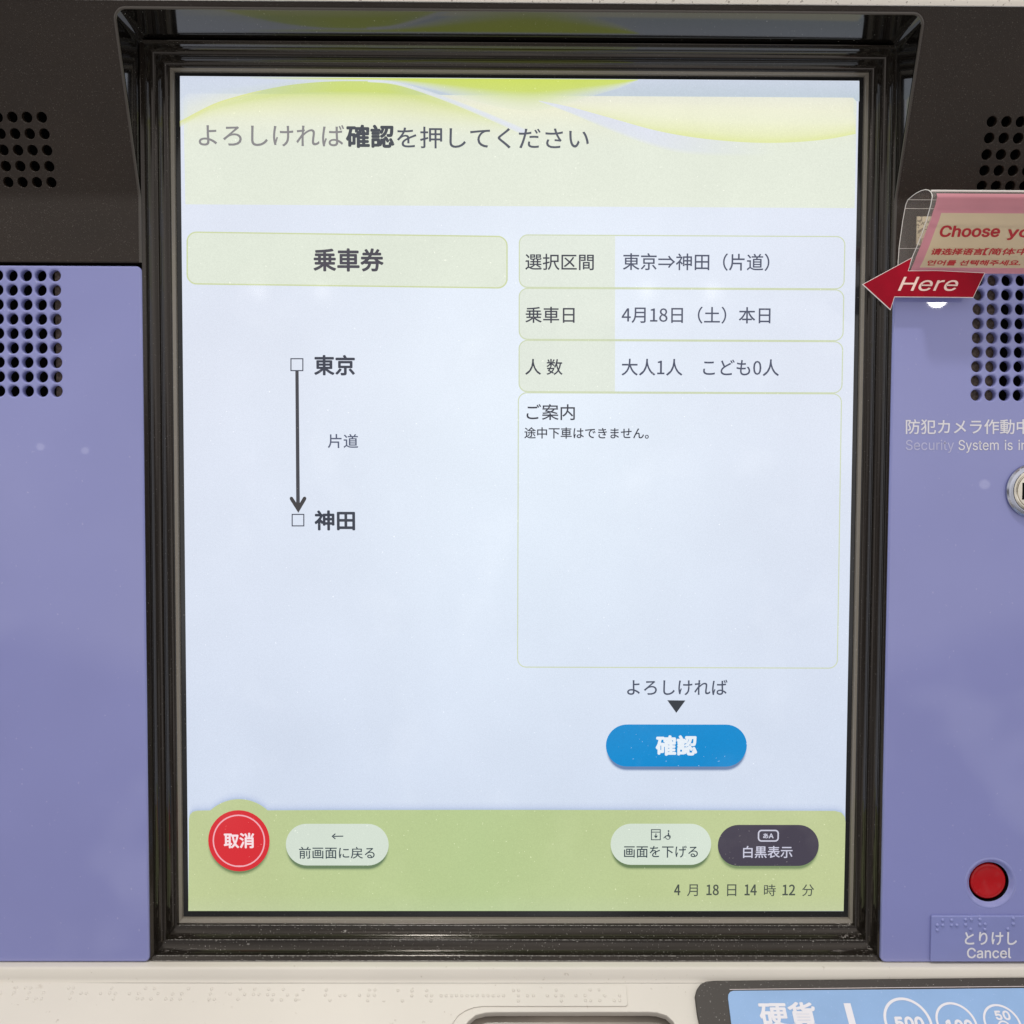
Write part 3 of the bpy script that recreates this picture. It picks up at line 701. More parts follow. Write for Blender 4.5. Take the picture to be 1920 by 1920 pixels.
def spline(pts, n=40):
    """smooth curve through points, sampled evenly in x (Catmull-Rom)"""
    P = [pts[0]] + list(pts) + [pts[-1]]
    out = []
    for i in range(1, len(P) - 2):
        for k in range(8):
            t = k / 8
            a, b, c, d = P[i - 1], P[i], P[i + 1], P[i + 2]
            out.append(tuple(0.5 * ((2 * b[j]) + (-a[j] + c[j]) * t + (2 * a[j] - 5 * b[j] + 4 * c[j] - d[j]) * t * t +
                                    (-a[j] + 3 * b[j] - 3 * c[j] + d[j]) * t ** 3) for j in (0, 1)))
    out.append(tuple(pts[-1]))
    return out


def sample(curve, xs):
    out = []
    for x in xs:
        for (a, b) in zip(curve, curve[1:]):
            if a[0] <= x <= b[0]:
                out.append((x, a[1] + (b[1] - a[1]) * (x - a[0]) / max(1e-6, b[0] - a[0])))
                break
        else:
            out.append((x, curve[0][1] if x < curve[0][0] else curve[-1][1]))
    return out


# display body: black glass border and the lit area
u = UI()
BD = 0.0021
nx, ny = 26, 34
vs_, cs = [], []
for j in range(ny + 1):
    for i in range(nx + 1):
        x, z = X0 + (X1 - X0) * i / nx, Z1 + (Z0 - Z1) * j / ny
        vs_.append((x, -LAY, z))
        cs.append((*lin(shade(*px_of(x, z))), 1))
u.add(vs_, [(j * (nx + 1) + i, (j + 1) * (nx + 1) + i, (j + 1) * (nx + 1) + i + 1, j * (nx + 1) + i + 1)
            for j in range(ny) for i in range(nx)], 0, cs)
u.box(X0 - .006, X1 + .006, 0.0, 0.004, Z0 - .006, Z1 + .006, 2)
display = u.done('display', machine)

INK = (54, 57, 70)
INK2 = (74, 80, 102)
LINE = (206, 216, 182)

# header band with the lime waves
u = UI()
xs = [338 + i * (1611 - 338) / 60 for i in range(61)]
ymin = lambda x: 144 + (x - 338) * 0.0066
u.strip([(x, ymin(x)) for x in xs], [(x, 184 + (x - 338) * 0.005) for x in xs],
        [(0, (205, 214, 229), 1), (1, (194, 207, 217), 1)], 2)
u.rr(346, 179.5, 1604, 387, 12, (228, 234, 219), 3, which=(0, 0, 1, 1))
# cream sheen along the upper edge of the band
hx = [352 + i * (1600 - 352) / 40 for i in range(41)]
u.strip([(x, 177 + (x - 350) * .0055) for x in hx], [(x, 285 + (x - 350) * .003) for x in hx],
        [(0, (232, 232, 216), .95), (.25, (238, 238, 212), .9), (1, (228, 234, 219), 0)], 3.5)
# lavender gap upper left
ax = [338 + i * (720 - 338) / 40 for i in range(41)]
hill = spline([(338, 228), (400, 196), (450, 180), (500, 168), (560, 158), (640, 153), (740, 156), (800, 172), (870, 198),
               (960, 240), (990, 256)])
u.strip(sample([(338, 146), (640, 147), (720, 148)], ax), sample(hill, ax),
        [(0, (212, 220, 236), .9), (.45, (213, 221, 235), .85), (1, (219, 226, 224), .55)], 4)
# hill wave (left)
bx = [338 + i * (985 - 338) / 64 for i in range(65)]
low = [(338, 238), (420, 236), (560, 238), (700, 246), (860, 258), (990, 262)]
fade = lambda t: 0.95 * min(1, 0.38 + t * 1.35) * (1 if t < .6 else max(0, 1 - (t - .6) / .4) ** 0.9)
fade2 = lambda t: 0.75 * fade(t)
u.strip(sample(hill, bx), sample(low, bx),
        [(0, (206, 221, 122), fade), (.2, (207, 221, 116), fade), (.36, (217, 226, 150), fade2), (.6, (226, 232, 190), lambda t: .6 * fade(t)), (1, (229, 234, 216), 0.0)], 5)
# thin bright tail at the far left
tx = [338 + i * 8 for i in range(20)]
u.strip([(x, y) for x, y in sample(hill, tx)], [(x, y + 11 * (1 - i / 24)) for i, (x, y) in enumerate(sample(hill, tx))],
        [(0, (224, 229, 140), .7), (1, (228, 232, 170), .3)], 5.5)
fb = lambda t: min(1, .15 + t * 3.2)
# lime wave along the top edge
cx_ = [470 + i * (1196 - 470) / 60 for i in range(61)]
top = [(x, ymin(x) + .5) for x in cx_]
wl = spline([(470, 149), (600, 152), (720, 153), (800, 166), (900, 193), (960, 206), (1010, 208), (1060, 196), (1120, 178), (1160, 166),
             (1196, 151.5)])
u.strip(top, sample(wl, cx_), [(0, (209, 224, 104), fb), (.38, (209, 223, 120), fb), (.6, (215, 226, 165), lambda t: .85 * fb(t)), (1, (224, 232, 208), lambda t: .35 * fb(t))], 6)
# pale ribbon between the two lime waves
rx = [690 + i * (985 - 690) / 40 for i in range(41)]
ru = spline([(690, 151), (745, 155), (820, 177), (900, 207), (985, 243)])
u.strip(sample(ru, rx), [(x, y + 4 + 9 * i / 40) for i, (x, y) in enumerate(sample(ru, rx))],
        [(0, (226, 231, 238), .55), (.5, (223, 228, 241), .95), (1, (226, 231, 232), .7)], 7)
# right-hand crescent and the lavender ribbon under it
dx = [1010 + i * (1603 - 1010) / 60 for i in range(61)]
cl = spline([(1010, 190), (1070, 202), (1150, 224), (1230, 246), (1310, 260), (1400, 268), (1480, 268), (1550, 262), (1603, 252)])
cu_ = spline([(1010, 188), (1100, 192), (1250, 196), (1400, 200), (1520, 206), (1603, 214)])
fc = lambda t: 0.95 * min(1, t * 2.2)
fc0 = lambda t: 0.25 * min(1, t * 3)
u.strip(sample(cu_, dx), sample(cl, dx), [(0, (238, 239, 214), fc0), (.45, (237, 239, 208), fc), (.8, (232, 236, 188), fc),
                                          (1, (226, 233, 160), fc)], 8)
dl = spline([(1010, 191), (1070, 214), (1150, 248), (1220, 274), (1290, 290), (1400, 294), (1603, 290)])
fd = lambda t: 1.0 if t < .35 else max(0.0, 1 - (t - .35) / .4)
u.strip(sample(cl, dx), sample(dl, dx), [(0, (222, 226, 238), fd), (.75, (223, 228, 236), fd), (1, (228, 233, 222), fd)], 8.5)
u.text('よろしければ', (373.8, 235.5, 645.8, 275.5), (138, 136, 138), 10)
u.text('確認', (650.5, 236.5, 738.5, 277.5), (72, 76, 84), 10, bold=1.5)
u.text('を押してください', (745, 240, 1103.5, 280), (84, 88, 100), 10)
u.done('header_banner', display)

# heading box of the left column
u = UI()


def quad(p, Q):
    """unit square -> measured quadrilateral (tl, tr, br, bl)"""
    s, t = p
    return tuple((1 - t) * ((1 - s) * Q[0][k] + s * Q[1][k]) + t * ((1 - s) * Q[3][k] + s * Q[2][k]) for k in (0, 1))


Qh = ((350, 434), (952, 442.5), (952, 541.5), (350, 533.5))


def rq(Q, inset, r):
    w, h = Q[1][0] - Q[0][0], Q[3][1] - Q[0][1]
    return [quad((p[0] / w, p[1] / h), Q) for p in rrect(inset, inset, w - inset, h - inset, r, 10)]


u.fill([rq(Qh, 0, 19)], (206, 216, 168), 2)
u.fill([rq(Qh, 2.6, 16.5)], (225, 232, 217), 3)
u.text('乗車券', (588.8, 467, 718.5, 508.5), (74, 72, 82), 4, bold=1.15)
u.done('ticket_heading', display)

# trip table on the right
u = UI()
rows = ((972.7, 441.3, 1584, 541.3), (972.5, 541.3, 1582, 638.6), (972.3, 638.6, 1580, 736.6))
for x0, y0, x1, y1 in rows:
    u.rr(x0, y0, 1153, y1, 17, (225, 232, 221), 2, which=(0, 1, 1, 0))
    u.rr_line(x0, y0, x1, y1, 17, 2.0, LINE, 3)
a, b, c, d = (971, 736.6, 1577.5, 1252.5)
u.fill([[(px + (-(py - 736) / 516 * 8 + 1 if px > 1300 else -(py - 736) / 516 * 1.5), py + (px - 1270) * .0035)
         for px, py in rrect(a, b, c, d, 17, 10)],
        [(px + (-(py - 736) / 516 * 8 + 1 if px > 1300 else -(py - 736) / 516 * 1.5), py + (px - 1270) * .0035)
         for px, py in rrect(a + 1.9, b + 1.9, c - 1.9, d - 1.9, 15, 10)]], LINE, 3)
u.text('選択区間', (985, 476.5, 1113, 506.5), INK, 4)
u.text('東京⇒神田（片道）', (1168, 475.5, 1442, 507.5), INK2, 4)
u.text('乗車日', (985.3, 575.7, 1077, 605.6), INK, 4)
u.text('4月18日（土）本日', (1165.6, 575.4, 1444, 606.6), INK2, 4)
u.text('人 数', (985, 673.4, 1054.5, 703), INK, 4)
u.text('大人1人\u3000こども0人', (1165.6, 673.6, 1460, 704.6), INK2, 4)
u.text('ご案内', (987.5, 758, 1077.5, 787.5), INK, 4)
u.text('途中下車はできません。', (983.4, 801.6, 1216, 822.5), INK, 4)
u.done('trip_table', display)

# route sketch
u = UI()
for q in ((544.7, 671.7, 569, 696), (547, 963.5, 570.8, 987)):
    u.fill([[(q[0], q[1]), (q[2], q[1]), (q[2], q[3]), (q[0], q[3])],
            [(q[0] + 2, q[1] + 2), (q[2] - 2, q[1] + 2), (q[2] - 2, q[3] - 2), (q[0] + 2, q[3] - 2)]], (64, 68, 84), 2)
u.fill([[(553.9, 696), (560.1, 696), (562.4, 950), (555.6, 950)]], (70, 70, 76), 2)


def stroke(p, q, w):
    p, q = Vector(p), Vector(q)
    d = (q - p).normalized() * w / 2
    n = Vector((-d.y, d.x))
    a0 = math.atan2(n.y, n.x)
    return [(p.x + w / 2 * cos(a0 + pi * k / 8), p.y + w / 2 * sin(a0 + pi * k / 8)) for k in range(9)] + \
           [(q.x - n.x, q.y - n.y), (q.x + n.x, q.y + n.y)]


u.fill([[(543.2, 934), (545.5, 931), (548.8, 932), (556, 943), (562.4, 943), (568.8, 932), (572.4, 931), (574.8, 934),
         (574, 937), (559.6, 961.5), (544, 937)]], (66, 64, 66), 2.5)
u.text('東京', (590, 666.5, 664.6, 703), (60, 64, 78), 2, bold=1.05)
u.text('神田', (591, 958, 664.8, 993.5), (54, 60, 74), 2, bold=1.15)
u.text('片道', (615, 814, 671.5, 840), (84, 92, 116), 2)
u.done('route_diagram', display)


def pill(x0, y0, x1, y1, r=None, n=10):
    return [warp(p, x0, y0, x1, y1) for p in rrect(x0, y0, x1, y1, r or (y1 - y0) / 2 - .01, n)]


def button(x0, y0, x1, y1, col, shcol, layer, dy=6, spread=7, a=.8, rad=None):
    u_ = UI()
    r0 = rad or (y1 - y0) / 2 - .02
    u_.soft([(p[0], p[1] + dy) for p in pill(x0 + 4, y0 + 4, x1 - 4, y1 - 4, r0 - 4)],
            [(p[0], p[1] + dy) for p in pill(x0 - spread + 3, y0 - spread + 3, x1 + spread - 3, y1 + spread - 3, r0 + spread - 3)],
            shcol, a, layer)
    u_.fill([pill(x0, y0, x1, y1, r0)], col, layer + 1)
    return u_


# confirm button and its prompt
u = UI()
u.text('よろしければ', (1176, 1274.4, 1363.5, 1303), (70, 78, 98), 2)
u.fill([[(1251, 1312.8), (1285, 1313.2), (1268, 1336.5)]], (48, 54, 62), 2)
u.done('confirm_prompt', display)
u = button(1136, 1358.2, 1400, 1437, (0, 139, 208), (108, 132, 172), 2, dy=9, spread=4, a=1.0)
u.text('確認', (1230.5, 1379.5, 1305.5, 1415), (232, 240, 248), 4, bold=1.5)
u.done('confirm_button', display)

# green footer bar with the bump round the cancel button
u = UI()
bump = []
bcx, bcy, br = 448.5, 1577, 79
a0 = math.asin((bcy - 1519) / br)
for k in range(25):
    t = pi - a0 - (pi - 2 * a0) * k / 24
    bump.append((bcx + br * cos(t), bcy - br * sin(t)))
left = [(354.6, 1536), (356.5, 1527), (362, 1521.5), (370, 1519.5)]
right = [(1565, 1520), (1577, 1523), (1583.5, 1531), (1585, 1541)]
edge = left + bump + [(600, 1518.5), (900, 1518), (1300, 1518.5)] + right
u.strip([(p[0], p[1] - 15) for p in edge], edge, [(0, (196, 208, 232), 0.0), (.6, (190, 202, 230), .45), (1, (176, 192, 220), .95)], 2)
fx = edge
GA, GB = (193, 204, 152), (184, 203, 146)
cols = []
nrow = 6
vs_, cs = [], []
for k in range(nrow + 1):
    for p in edge:
        xb = 353.4 + (p[0] - 354.6) * (1581.3 - 353.3) / (1585 - 354.6)
        q = (p[0] + (xb - p[0]) * k / nrow, p[1] + (1707.6 - p[1]) * k / nrow)
        s_ = (q[0] - 354) / 1230
        g = math.exp(-((s_ - .42) / .28) ** 2)
        c_ = [GA[i] + (GB[i] - GA[i]) * g for i in range(3)]
        if k == nrow:
            c_ = [c_[0] + 2, c_[1] + 1, c_[2] + 8]
        vs_.append(S(q, 3))
        cs.append((*lin(c_), 1))
n = len(edge)
u.add(vs_, [(k * n + i, (k + 1) * n + i, (k + 1) * n + i + 1, k * n + i + 1) for k in range(nrow) for i in range(n - 1)], 0, cs)
u.text('4', (1264, 1658, 1275, 1677.5), (74, 82, 74), 5, bold=.5)
for t_, x0, x1 in (('月', 1288, 1308), ('18', 1324.5, 1347), ('日', 1363, 1380), ('14', 1396, 1418), ('時', 1432, 1454),
                   ('12', 1467, 1490), ('分', 1503.5, 1525.7)):
    dig = t_[0] in '0123456789'
    u.text(t_, (x0, 1658 if dig else 1657.4, x1, 1677.5 if dig else 1679.3), (78, 86, 78), 5, bold=.5 if dig else .15)
u.done('footer_bar', display)

u = button(391, 1518.5, 506, 1633, (218, 48, 56), (112, 132, 92), 4, dy=7, spread=6, a=.95)
p_, q_ = pill(399.3, 1526.5, 497.7, 1625), pill(401.9, 1529.1, 495.1, 1622.4)
u.fill([p_, q_], (244, 176, 186), 6)
u.text('取消', (421, 1561.5, 476.5, 1588.8), (250, 228, 232), 6, bold=.85)
u.done('cancel_touch_button', display)

u = button(536.4, 1544, 729, 1622, (213, 224, 211), (100, 124, 92), 4, dy=9, spread=5, a=.95)
u.fill([[(626, 1566.3), (644, 1566), (644, 1568), (626, 1568.3)]], (62, 74, 84), 6)
u.fill([[(622, 1567.2), (628.5, 1561.6), (630, 1563), (625.2, 1567.2), (630, 1571.4), (628.5, 1572.8)]], (62, 74, 84), 6.3)
u.text('前画面に戻る', (561.3, 1587, 702.6, 1609), (60, 74, 82), 6, bold=.2)
u.done('back_touch_button', display)

u = button(1144.7, 1543.8, 1333, 1620.8, (214, 226, 212), (98, 122, 84), 4, dy=9, spread=5, a=.95)
u.fill([[(1220.3, 1554), (1238.5, 1554), (1238.5, 1574.5), (1220.3, 1574.5)],
        [(1222, 1555.6), (1236.8, 1555.6), (1236.8, 1558.6), (1222, 1558.6)],
        [(1222, 1560.2), (1236.8, 1560.2), (1236.8, 1572.9), (1222, 1572.9)]], (58, 70, 78), 6)
u.fill([[(1228.6, 1561.8), (1230.4, 1561.8), (1230.4, 1566), (1233.4, 1566), (1229.5, 1571), (1225.6, 1566), (1228.6, 1566)]], (58, 70, 78), 6.2)
ring = lambda cx, cy, r0, r1, a, b, n=20: [(cx + r0 * cos(a + (b - a) * k / n), cy + r0 * sin(a + (b - a) * k / n)) for k in range(n + 1)] + \
    [(cx + r1 * cos(b - (b - a) * k / n), cy + r1 * sin(b - (b - a) * k / n)) for k in range(n + 1)]
u.fill([ring(1252, 1568.4, 5.2, 3.8, -.9, pi + .4)], (58, 70, 78), 6)
u.fill([circle(1253.2, 1557.4, 1.7, 12)], (58, 70, 78), 6)
u.fill([[(1252, 1560), (1254, 1560), (1254.4, 1566), (1257, 1570), (1255.6, 1571), (1252.4, 1567), (1248, 1567.6), (1244.4, 1571.4),
         (1243.4, 1570.2), (1247.2, 1566), (1251.6, 1564.8)]], (58, 70, 78), 6.3)
u.text('画面を下げる', (1170, 1585, 1308, 1607), (56, 70, 78), 6, bold=.2)
u.done('lower_screen_touch_button', display)

u = button(1345.5, 1546, 1534.6, 1622.9, (72, 67, 80), (116, 138, 96), 4, dy=8, spread=5, a=.9)
a_, b_ = pill(1420.3, 1555, 1459.8, 1577.3, 7), pill(1423, 1557.6, 1457.1, 1574.7, 4.6)
u.fill([a_, b_], (206, 206, 222), 6)
u.text('あ', (1430.4, 1561.8, 1439.6, 1570.8), (206, 206, 222), 6, bold=.3)
u.text('A', (1441, 1562.3, 1449.6, 1570.6), (206, 206, 222), 6, bold=.4, font='I')
u.text('白黒表示', (1393, 1585.5, 1485, 1607.6), (206, 206, 224), 6, bold=.3)
u.done('monochrome_touch_button', display)

# --- bezel ---------------------------------------------------------
OL = at(270.5, 900, YF).x
OR = at(1667.5, 1030, YF).x
OT = 0.1762
OB = at(960, 1802, YF).z
TOT = 10.6


def cove(d0, e0, d1, e1, n=7):
    """hollow moulding: flat towards the viewer at its inner end, steep at the outer end"""
    return [(d0 + (d1 - d0) * sin(pi / 2 * k / n), e0 + (e1 - e0) * (1 - cos(pi / 2 * k / n)), 0) for k in range(n + 1)]


prof = [(2.0, -.1, 1), (2.15, 1.2, 1), (2.35, 1.55, 1), (3.25, 2.1, 1), (3.45, 2.4, 0), (3.5, 3.3, 0)] + cove(3.7, 3.5, 6.1, 6.3) + \
       [(6.2, 6.6, 0), (6.3, 8.2, 0)] + cove(6.5, 8.4, 9.1, 11.4) + \
       [(9.15, 11.7, 0), (9.25, 13.0, 0), (9.45, 13.3, 0), (10.3, 14.25, 0), (10.5, 14.4, 0), (10.6, 14.1, 0), (10.65, 8.0, 0)]
WL, WR, WT, WB = -0.135 - OL, OR - 0.135, OT - Z1, Z0 - OB


def ringpts(d, e):
    if d > 12:
        l = r = b_ = d / 1000
        t_ = 0.016
    else:
        l, r, t_, b_ = (d / TOT * q for q in (WL, WR, WT, WB))
    y = -e / 1000
    return [(X0 - l, y, Z1 + t_), (X1 + r, y, Z1 + t_), (X1 + r, y, Z0 - b_), (X0 - l, y, Z0 - b_)]


b = MB()
for i in range(len(prof) - 1):
    v = ringpts(prof[i][0], prof[i][1]) + ringpts(prof[i + 1][0], prof[i + 1][1])
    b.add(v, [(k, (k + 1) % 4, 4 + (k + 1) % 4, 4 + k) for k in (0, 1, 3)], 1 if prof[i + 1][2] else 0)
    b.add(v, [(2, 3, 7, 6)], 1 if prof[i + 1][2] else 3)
b.add(ringpts(10.65, 8.0) + ringpts(150, 8.0), [(k, (k + 1) % 4, 4 + (k + 1) % 4, 4 + k) for k in range(4)], 2)
for d_, e_ in ((6.3, 8.3), (9.4, 13.3), (10.5, 14.38), (3.5, 3.4)):
    p4 = ringpts(d_, e_ + .05)
    b.tube([(p4[3][0] + .001, p4[3][1], p4[3][2]), (p4[2][0] - .001, p4[2][1], p4[2][2])], .00013, 4, 6)
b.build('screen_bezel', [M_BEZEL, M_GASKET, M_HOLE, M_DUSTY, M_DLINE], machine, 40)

# --- brown hood over the screen -------------------------------------
YH = -0.0150
xl = at(262.5, 410, YH).x
xr = at(1678, 420, YH).x
zb = at(960, 374, YH).z             # where the face starts to lean forward
zlow = at(100, 491.5, YH).z
z_edge = 0.1772                    # top edge of the opening
TH = math.atan2(0.0222, z_edge - zb)
XO = 0.30
s_edge = (z_edge - zb) / cos(TH)
# upper limit of the face: the pale trim
dH = ray(960, 5.5)
nH = Vector((0, cos(TH), sin(TH)))  # plane normal (into the machine)
P0 = Vector((0, YH, zb))
tt = nH.dot(P0 - CAM) / nH.dot(dH)
s_top = ((CAM + dH * tt) - P0).dot(Vector((0, -sin(TH), cos(TH))))


def hood(x, s, off=0.0):
    return Vector((x, YH - s * sin(TH) - off * cos(TH), zb + s * cos(TH) - off * sin(TH)))


def hood_hit(px, py):
    d = ray(px, py)
    q = CAM + d * (nH.dot(P0 - CAM) / nH.dot(d))
    return q.x, (q - P0).dot(Vector((0, -sin(TH), cos(TH))))


holes = []
for side, ref in ((-1, ((78, 220), (83, 251), (88, 282), (92, 312), (96, 342))),
                  (1, ((1860, 228), (1855, 259), (1850, 290), (1846, 320), (1841, 349)))):
    for p in ref:
        hx_, hs_ = hood_hit(*p)
        for k in range(6):
            holes.append(circle(hx_ + side * k * 0.00545, hs_, 0.00192, 22))
# snap rows/columns of each grille to a straight grid
SB = 0.0018                          # the bend's rounding starts here
r_ = 0.0042
notch = [(xl, SB), (xl, s_edge - r_)] + [(xl + r_ - r_ * cos(pi / 2 * k / 8), s_edge - r_ + r_ * sin(pi / 2 * k / 8)) for k in range(1, 9)] + \
        [(xr - r_ + r_ * sin(pi / 2 * k / 8), s_edge - r_ + r_ * cos(pi / 2 * k / 8)) for k in range(0, 9)] + [(xr, SB)]
outline = [(-XO, SB)] + notch + [(XO, SB), (XO, s_top), (-XO, s_top)]
hb = MB()
pm = plate([outline] + holes, 0.0022, 0.00022, 2)
hb.addmesh(pm, lambda c: hood(c.x, c.y, c.z - 0.0022))
# rounded bend and the upright lower part, left and right of the screen
arc = []
for k in range(9):
    t = k / 8
    a1 = hood(0, SB + .0005, .00004)
    c0 = (YH, zb - 0.003)
    q = ((1 - t) ** 2 * a1.y + 2 * t * (1 - t) * YH + t * t * c0[0], (1 - t) ** 2 * a1.z + 2 * t * (1 - t) * zb + t * t * c0[1])
    arc.append(q)
arc += [(YH, zlow + .0004), (YH + .0003, zlow), (YH + .004, zlow)]
for xa, xb in ((-XO, xl), (xr, XO)):
    k = len(arc)
    hb.add([(xa, y, z) for y, z in arc] + [(xb, y, z) for y, z in arc], [(i, i + 1, k + i + 1, k + i) for i in range(k - 1)])
# moulded lip round the opening
lip = [Vector((xl, YH, zlow))] + [Vector((xl, y, z)) for y, z in arc[:9][::-1]] + [hood(*p) for p in notch] + \
      [Vector((xr, y, z)) for y, z in arc[:9]] + [Vector((xr, YH, zlow))]
hb.tube([p + Vector((0, -.00005, 0)) for p in lip], 0.00055, 2, 8)
# glossy walls from the opening back to the bezel
yb = -0.0085
w_ = [Vector((p.x, yb, p.z)) for p in lip]
k = len(lip)
hb.add(lip + w_, [(i, i + 1, k + i + 1, k + i) for i in range(k - 1)], 1)
M_LIP = mat('lip_plastic', (0.05, 0.042, 0.036), 0.3)
hood_o = hb.build('screen_hood', [M_HOOD, M_GLOSS, M_LIP], machine, 30)
# dark felt behind the round openings
for sgn in (-1, 1):
    sb = MB()
    x0_, x1_ = (-.215, -.170) if sgn < 0 else (.165, .215)
    v = [hood(x, s, o) for x in (x0_, x1_) for s in (.004, .040) for o in (-.0072, -.0062)]
    sb.add(v, [(0, 1, 3, 2), (4, 6, 7, 5), (0, 4, 5, 1), (2, 3, 7, 6), (0, 2, 6, 4), (1, 5, 7, 3)], 0)
    sb.build('speaker_backing', M_HOLE, hood_o, 0)

# pale metal trim on top of the hood
tb = MB()
o_ = lambda s, f: hood(0, s, f)
pr = [hood(0, s_top + .0002, -.004), hood(0, s_top + .0002, .0004), hood(0, s_top + .0016, .0009), hood(0, s_top + .0022, .0009),
      hood(0, s_top + .0024, .0003), hood(0, s_top + .012, .0003), hood(0, s_top + .012, -.004)]
for i in range(len(pr) - 1):
    tb.add([(x, p.y, p.z) for p in (pr[i], pr[i + 1]) for x in (-XO, XO)], [(0, 1, 3, 2)], 1 if i >= 4 else 0)
tb.build('top_trim', [M_TRIM, M_TRIM2], machine, 50)

# --- lilac side panels ----------------------------------------------
zt = at(150, 498, YP).z
zbot = at(150, 1804, YP).z
lx = (at(262.5, 520, YP).x + at(281.5, 1780, YP).x) / 2
rx_ = (at(1673.5, 640, YP).x + at(1653, 1780, YP).x) / 2


def grille(p0, p1, q0, ncol, nrow, side, extra):
    """hole centres from the measured corners of the grid (straight, even pitch)"""
    a, b_, c_ = at(*p0, YP), at(*p1, YP), at(*q0, YP)
    dxx = (b_.x - a.x) / (ncol - 1)
    dzz = (c_.z - a.z) / (nrow - 1)
    return [(a.x + dxx * i, a.z + dzz * j) for j in range(nrow) for i in (range(ncol + extra) if side > 0 else range(-extra, ncol))]


gl = grille((21.1, 516), (102.3, 516), (23.9, 733), 4, 9, -1, 2)
gr = grille((1836.5, 525), (1916, 525), (1831.2, 740.5), 4, 9, 1, 1)
for name, xa, xb, hl, label in (('side_panel', -XO, lx, gl, 'lilac panel left of the screen, bare below its speaker holes'),
                                ('side_panel', rx_, XO, gr, 'lilac panel right of the screen with lock, red button and lettering')):
    loops = [rrect(xa, zbot, xb, zt, 0.0021, 6)] + [circle(x, z, 0.00215, 24) for x, z in hl]
    if xa > 0:
        bc = at(1857, 1656, YP)
        loops.append(circle(bc.x, bc.z, 0.0098, 48))
    pb = MB()
    pm = plate(loops, 0.0034, 0.0007, 3)
    pb.addmesh(pm, lambda c: (c.x, YP + 0.0034 - c.z, c.y))
    panel = pb.build(name, M_LILAC, machine, 40, label)
    sb = MB()
    xs_ = [p[0] for p in hl]
    zs_ = [p[1] for p in hl]
    if xa < 0:
        sb.box(max(xs_) - .0018, max(xs_) + .004, YP + .0040, YP + .0050, min(zs_) - .004, max(zs_) + .004)
    else:
        sb.box(min(xs_) - .004, min(xs_) + .0085, YP + .0040, YP + .0050, min(zs_) - .004, max(zs_) + .004)
    sb.build('speaker_backing', M_FELT, panel, 0)
rpanel = panel

# white lettering on the right panel
YT = YP - LAY


def on_panel(p, lift=0.0):
    q = at(p[0], p[1], YT - lift)
    return (q.x, YT - lift, q.z)


def print_text(mb, t, box, fn, bold=0.0, font=None, shear=0.0, gap=0.0, adv=1.0, mi=0, dl=6e-6):
    p, f = fit_text(t, box, font, shear, gap, adv)
    offs = [(0, 0)] + ([(bold * cos(k * pi / 4), bold * sin(k * pi / 4)) for k in range(8)] if bold else [])
    for i, (ox, oy) in enumerate(offs):
        mb.add([fn((q[0] + ox, q[1] + oy), i * dl) for q in p], f, mi)


tb = MB()
print_text(tb, '防犯カメラ作動中', (1698.7, 786.5, 1930.5, 813.8), on_panel, bold=.35)
print_text(tb, 'Security', (1698.5, 824.5, 1788.7, 849), on_panel, font='I', mi=1)
print_text(tb, 'System is in', (1797.3, 824.8, 1925, 849), on_panel, font='I', bold=.12)
tb.build('security_lettering', [M_WHITE, M_FADED], rpanel, 0)

# key lock
lc = at(1935, 920, YP)
k = MB()
k.lathe(lc.x, lc.z, [(.0106, YP), (.0106, YP - .0012), (.0100, YP - .0020), (.0090, YP - .0023), (.0086, YP - .0023)], 1)
k.lathe(lc.x, lc.z, [(.0086, YP - .0019), (.0084, YP - .0026), (.0078, YP - .0028), (.0074, YP - .0026), (.0073, YP - .0019)], 0)
k.lathe(lc.x, lc.z, [(.0086, YP - .0020), (.0070, YP - .0021), (.0068, YP - .0024), (.0045, YP - .0025), (.0001, YP - .0025)], 0, cap=True)
s0, s1 = at(1917.6, 905, YP - .0025), at(1950, 937, YP - .0025)
lock = k.build('key_lock', [M_STEEL, M_STEELD], machine, 35)
k = MB()
k.box(s0.x, s1.x, YP - .00262, YP - .0020, s1.z, s0.z)
k.build('key_slot', M_HOLE, lock, 0)

# red push button in its dished collar
k = MB()
k.lathe(bc.x, bc.z, [(.0104, YP + .00005), (.0101, YP - .0001), (.0096, YP - .0001), (.0092, YP + .0001), (.0086, YP + .0009), (.0082, YP + .0012), (.0080, YP + .0013)], 0, 64)
k.lathe(bc.x, bc.z, [(.0080, YP + .0013), (.0079, YP + .0060), (.0001, YP + .0060)], 1, 64)
push = k.build('push_button_collar', [M_LILAC, M_HOLE], rpanel, 40)
k = MB()
k.lathe(bc.x, bc.z, [(.0072, YP + .0055), (.0072, YP + .0024), (.00700, YP + .0019), (.0066, YP + .0017), (.0055, YP + .0018), (.0030, YP + .0021), (.0001, YP + .0022)],
        0, 64, cap=True)
k.build('push_button', M_RED, machine, 50, 'round red cancel button')

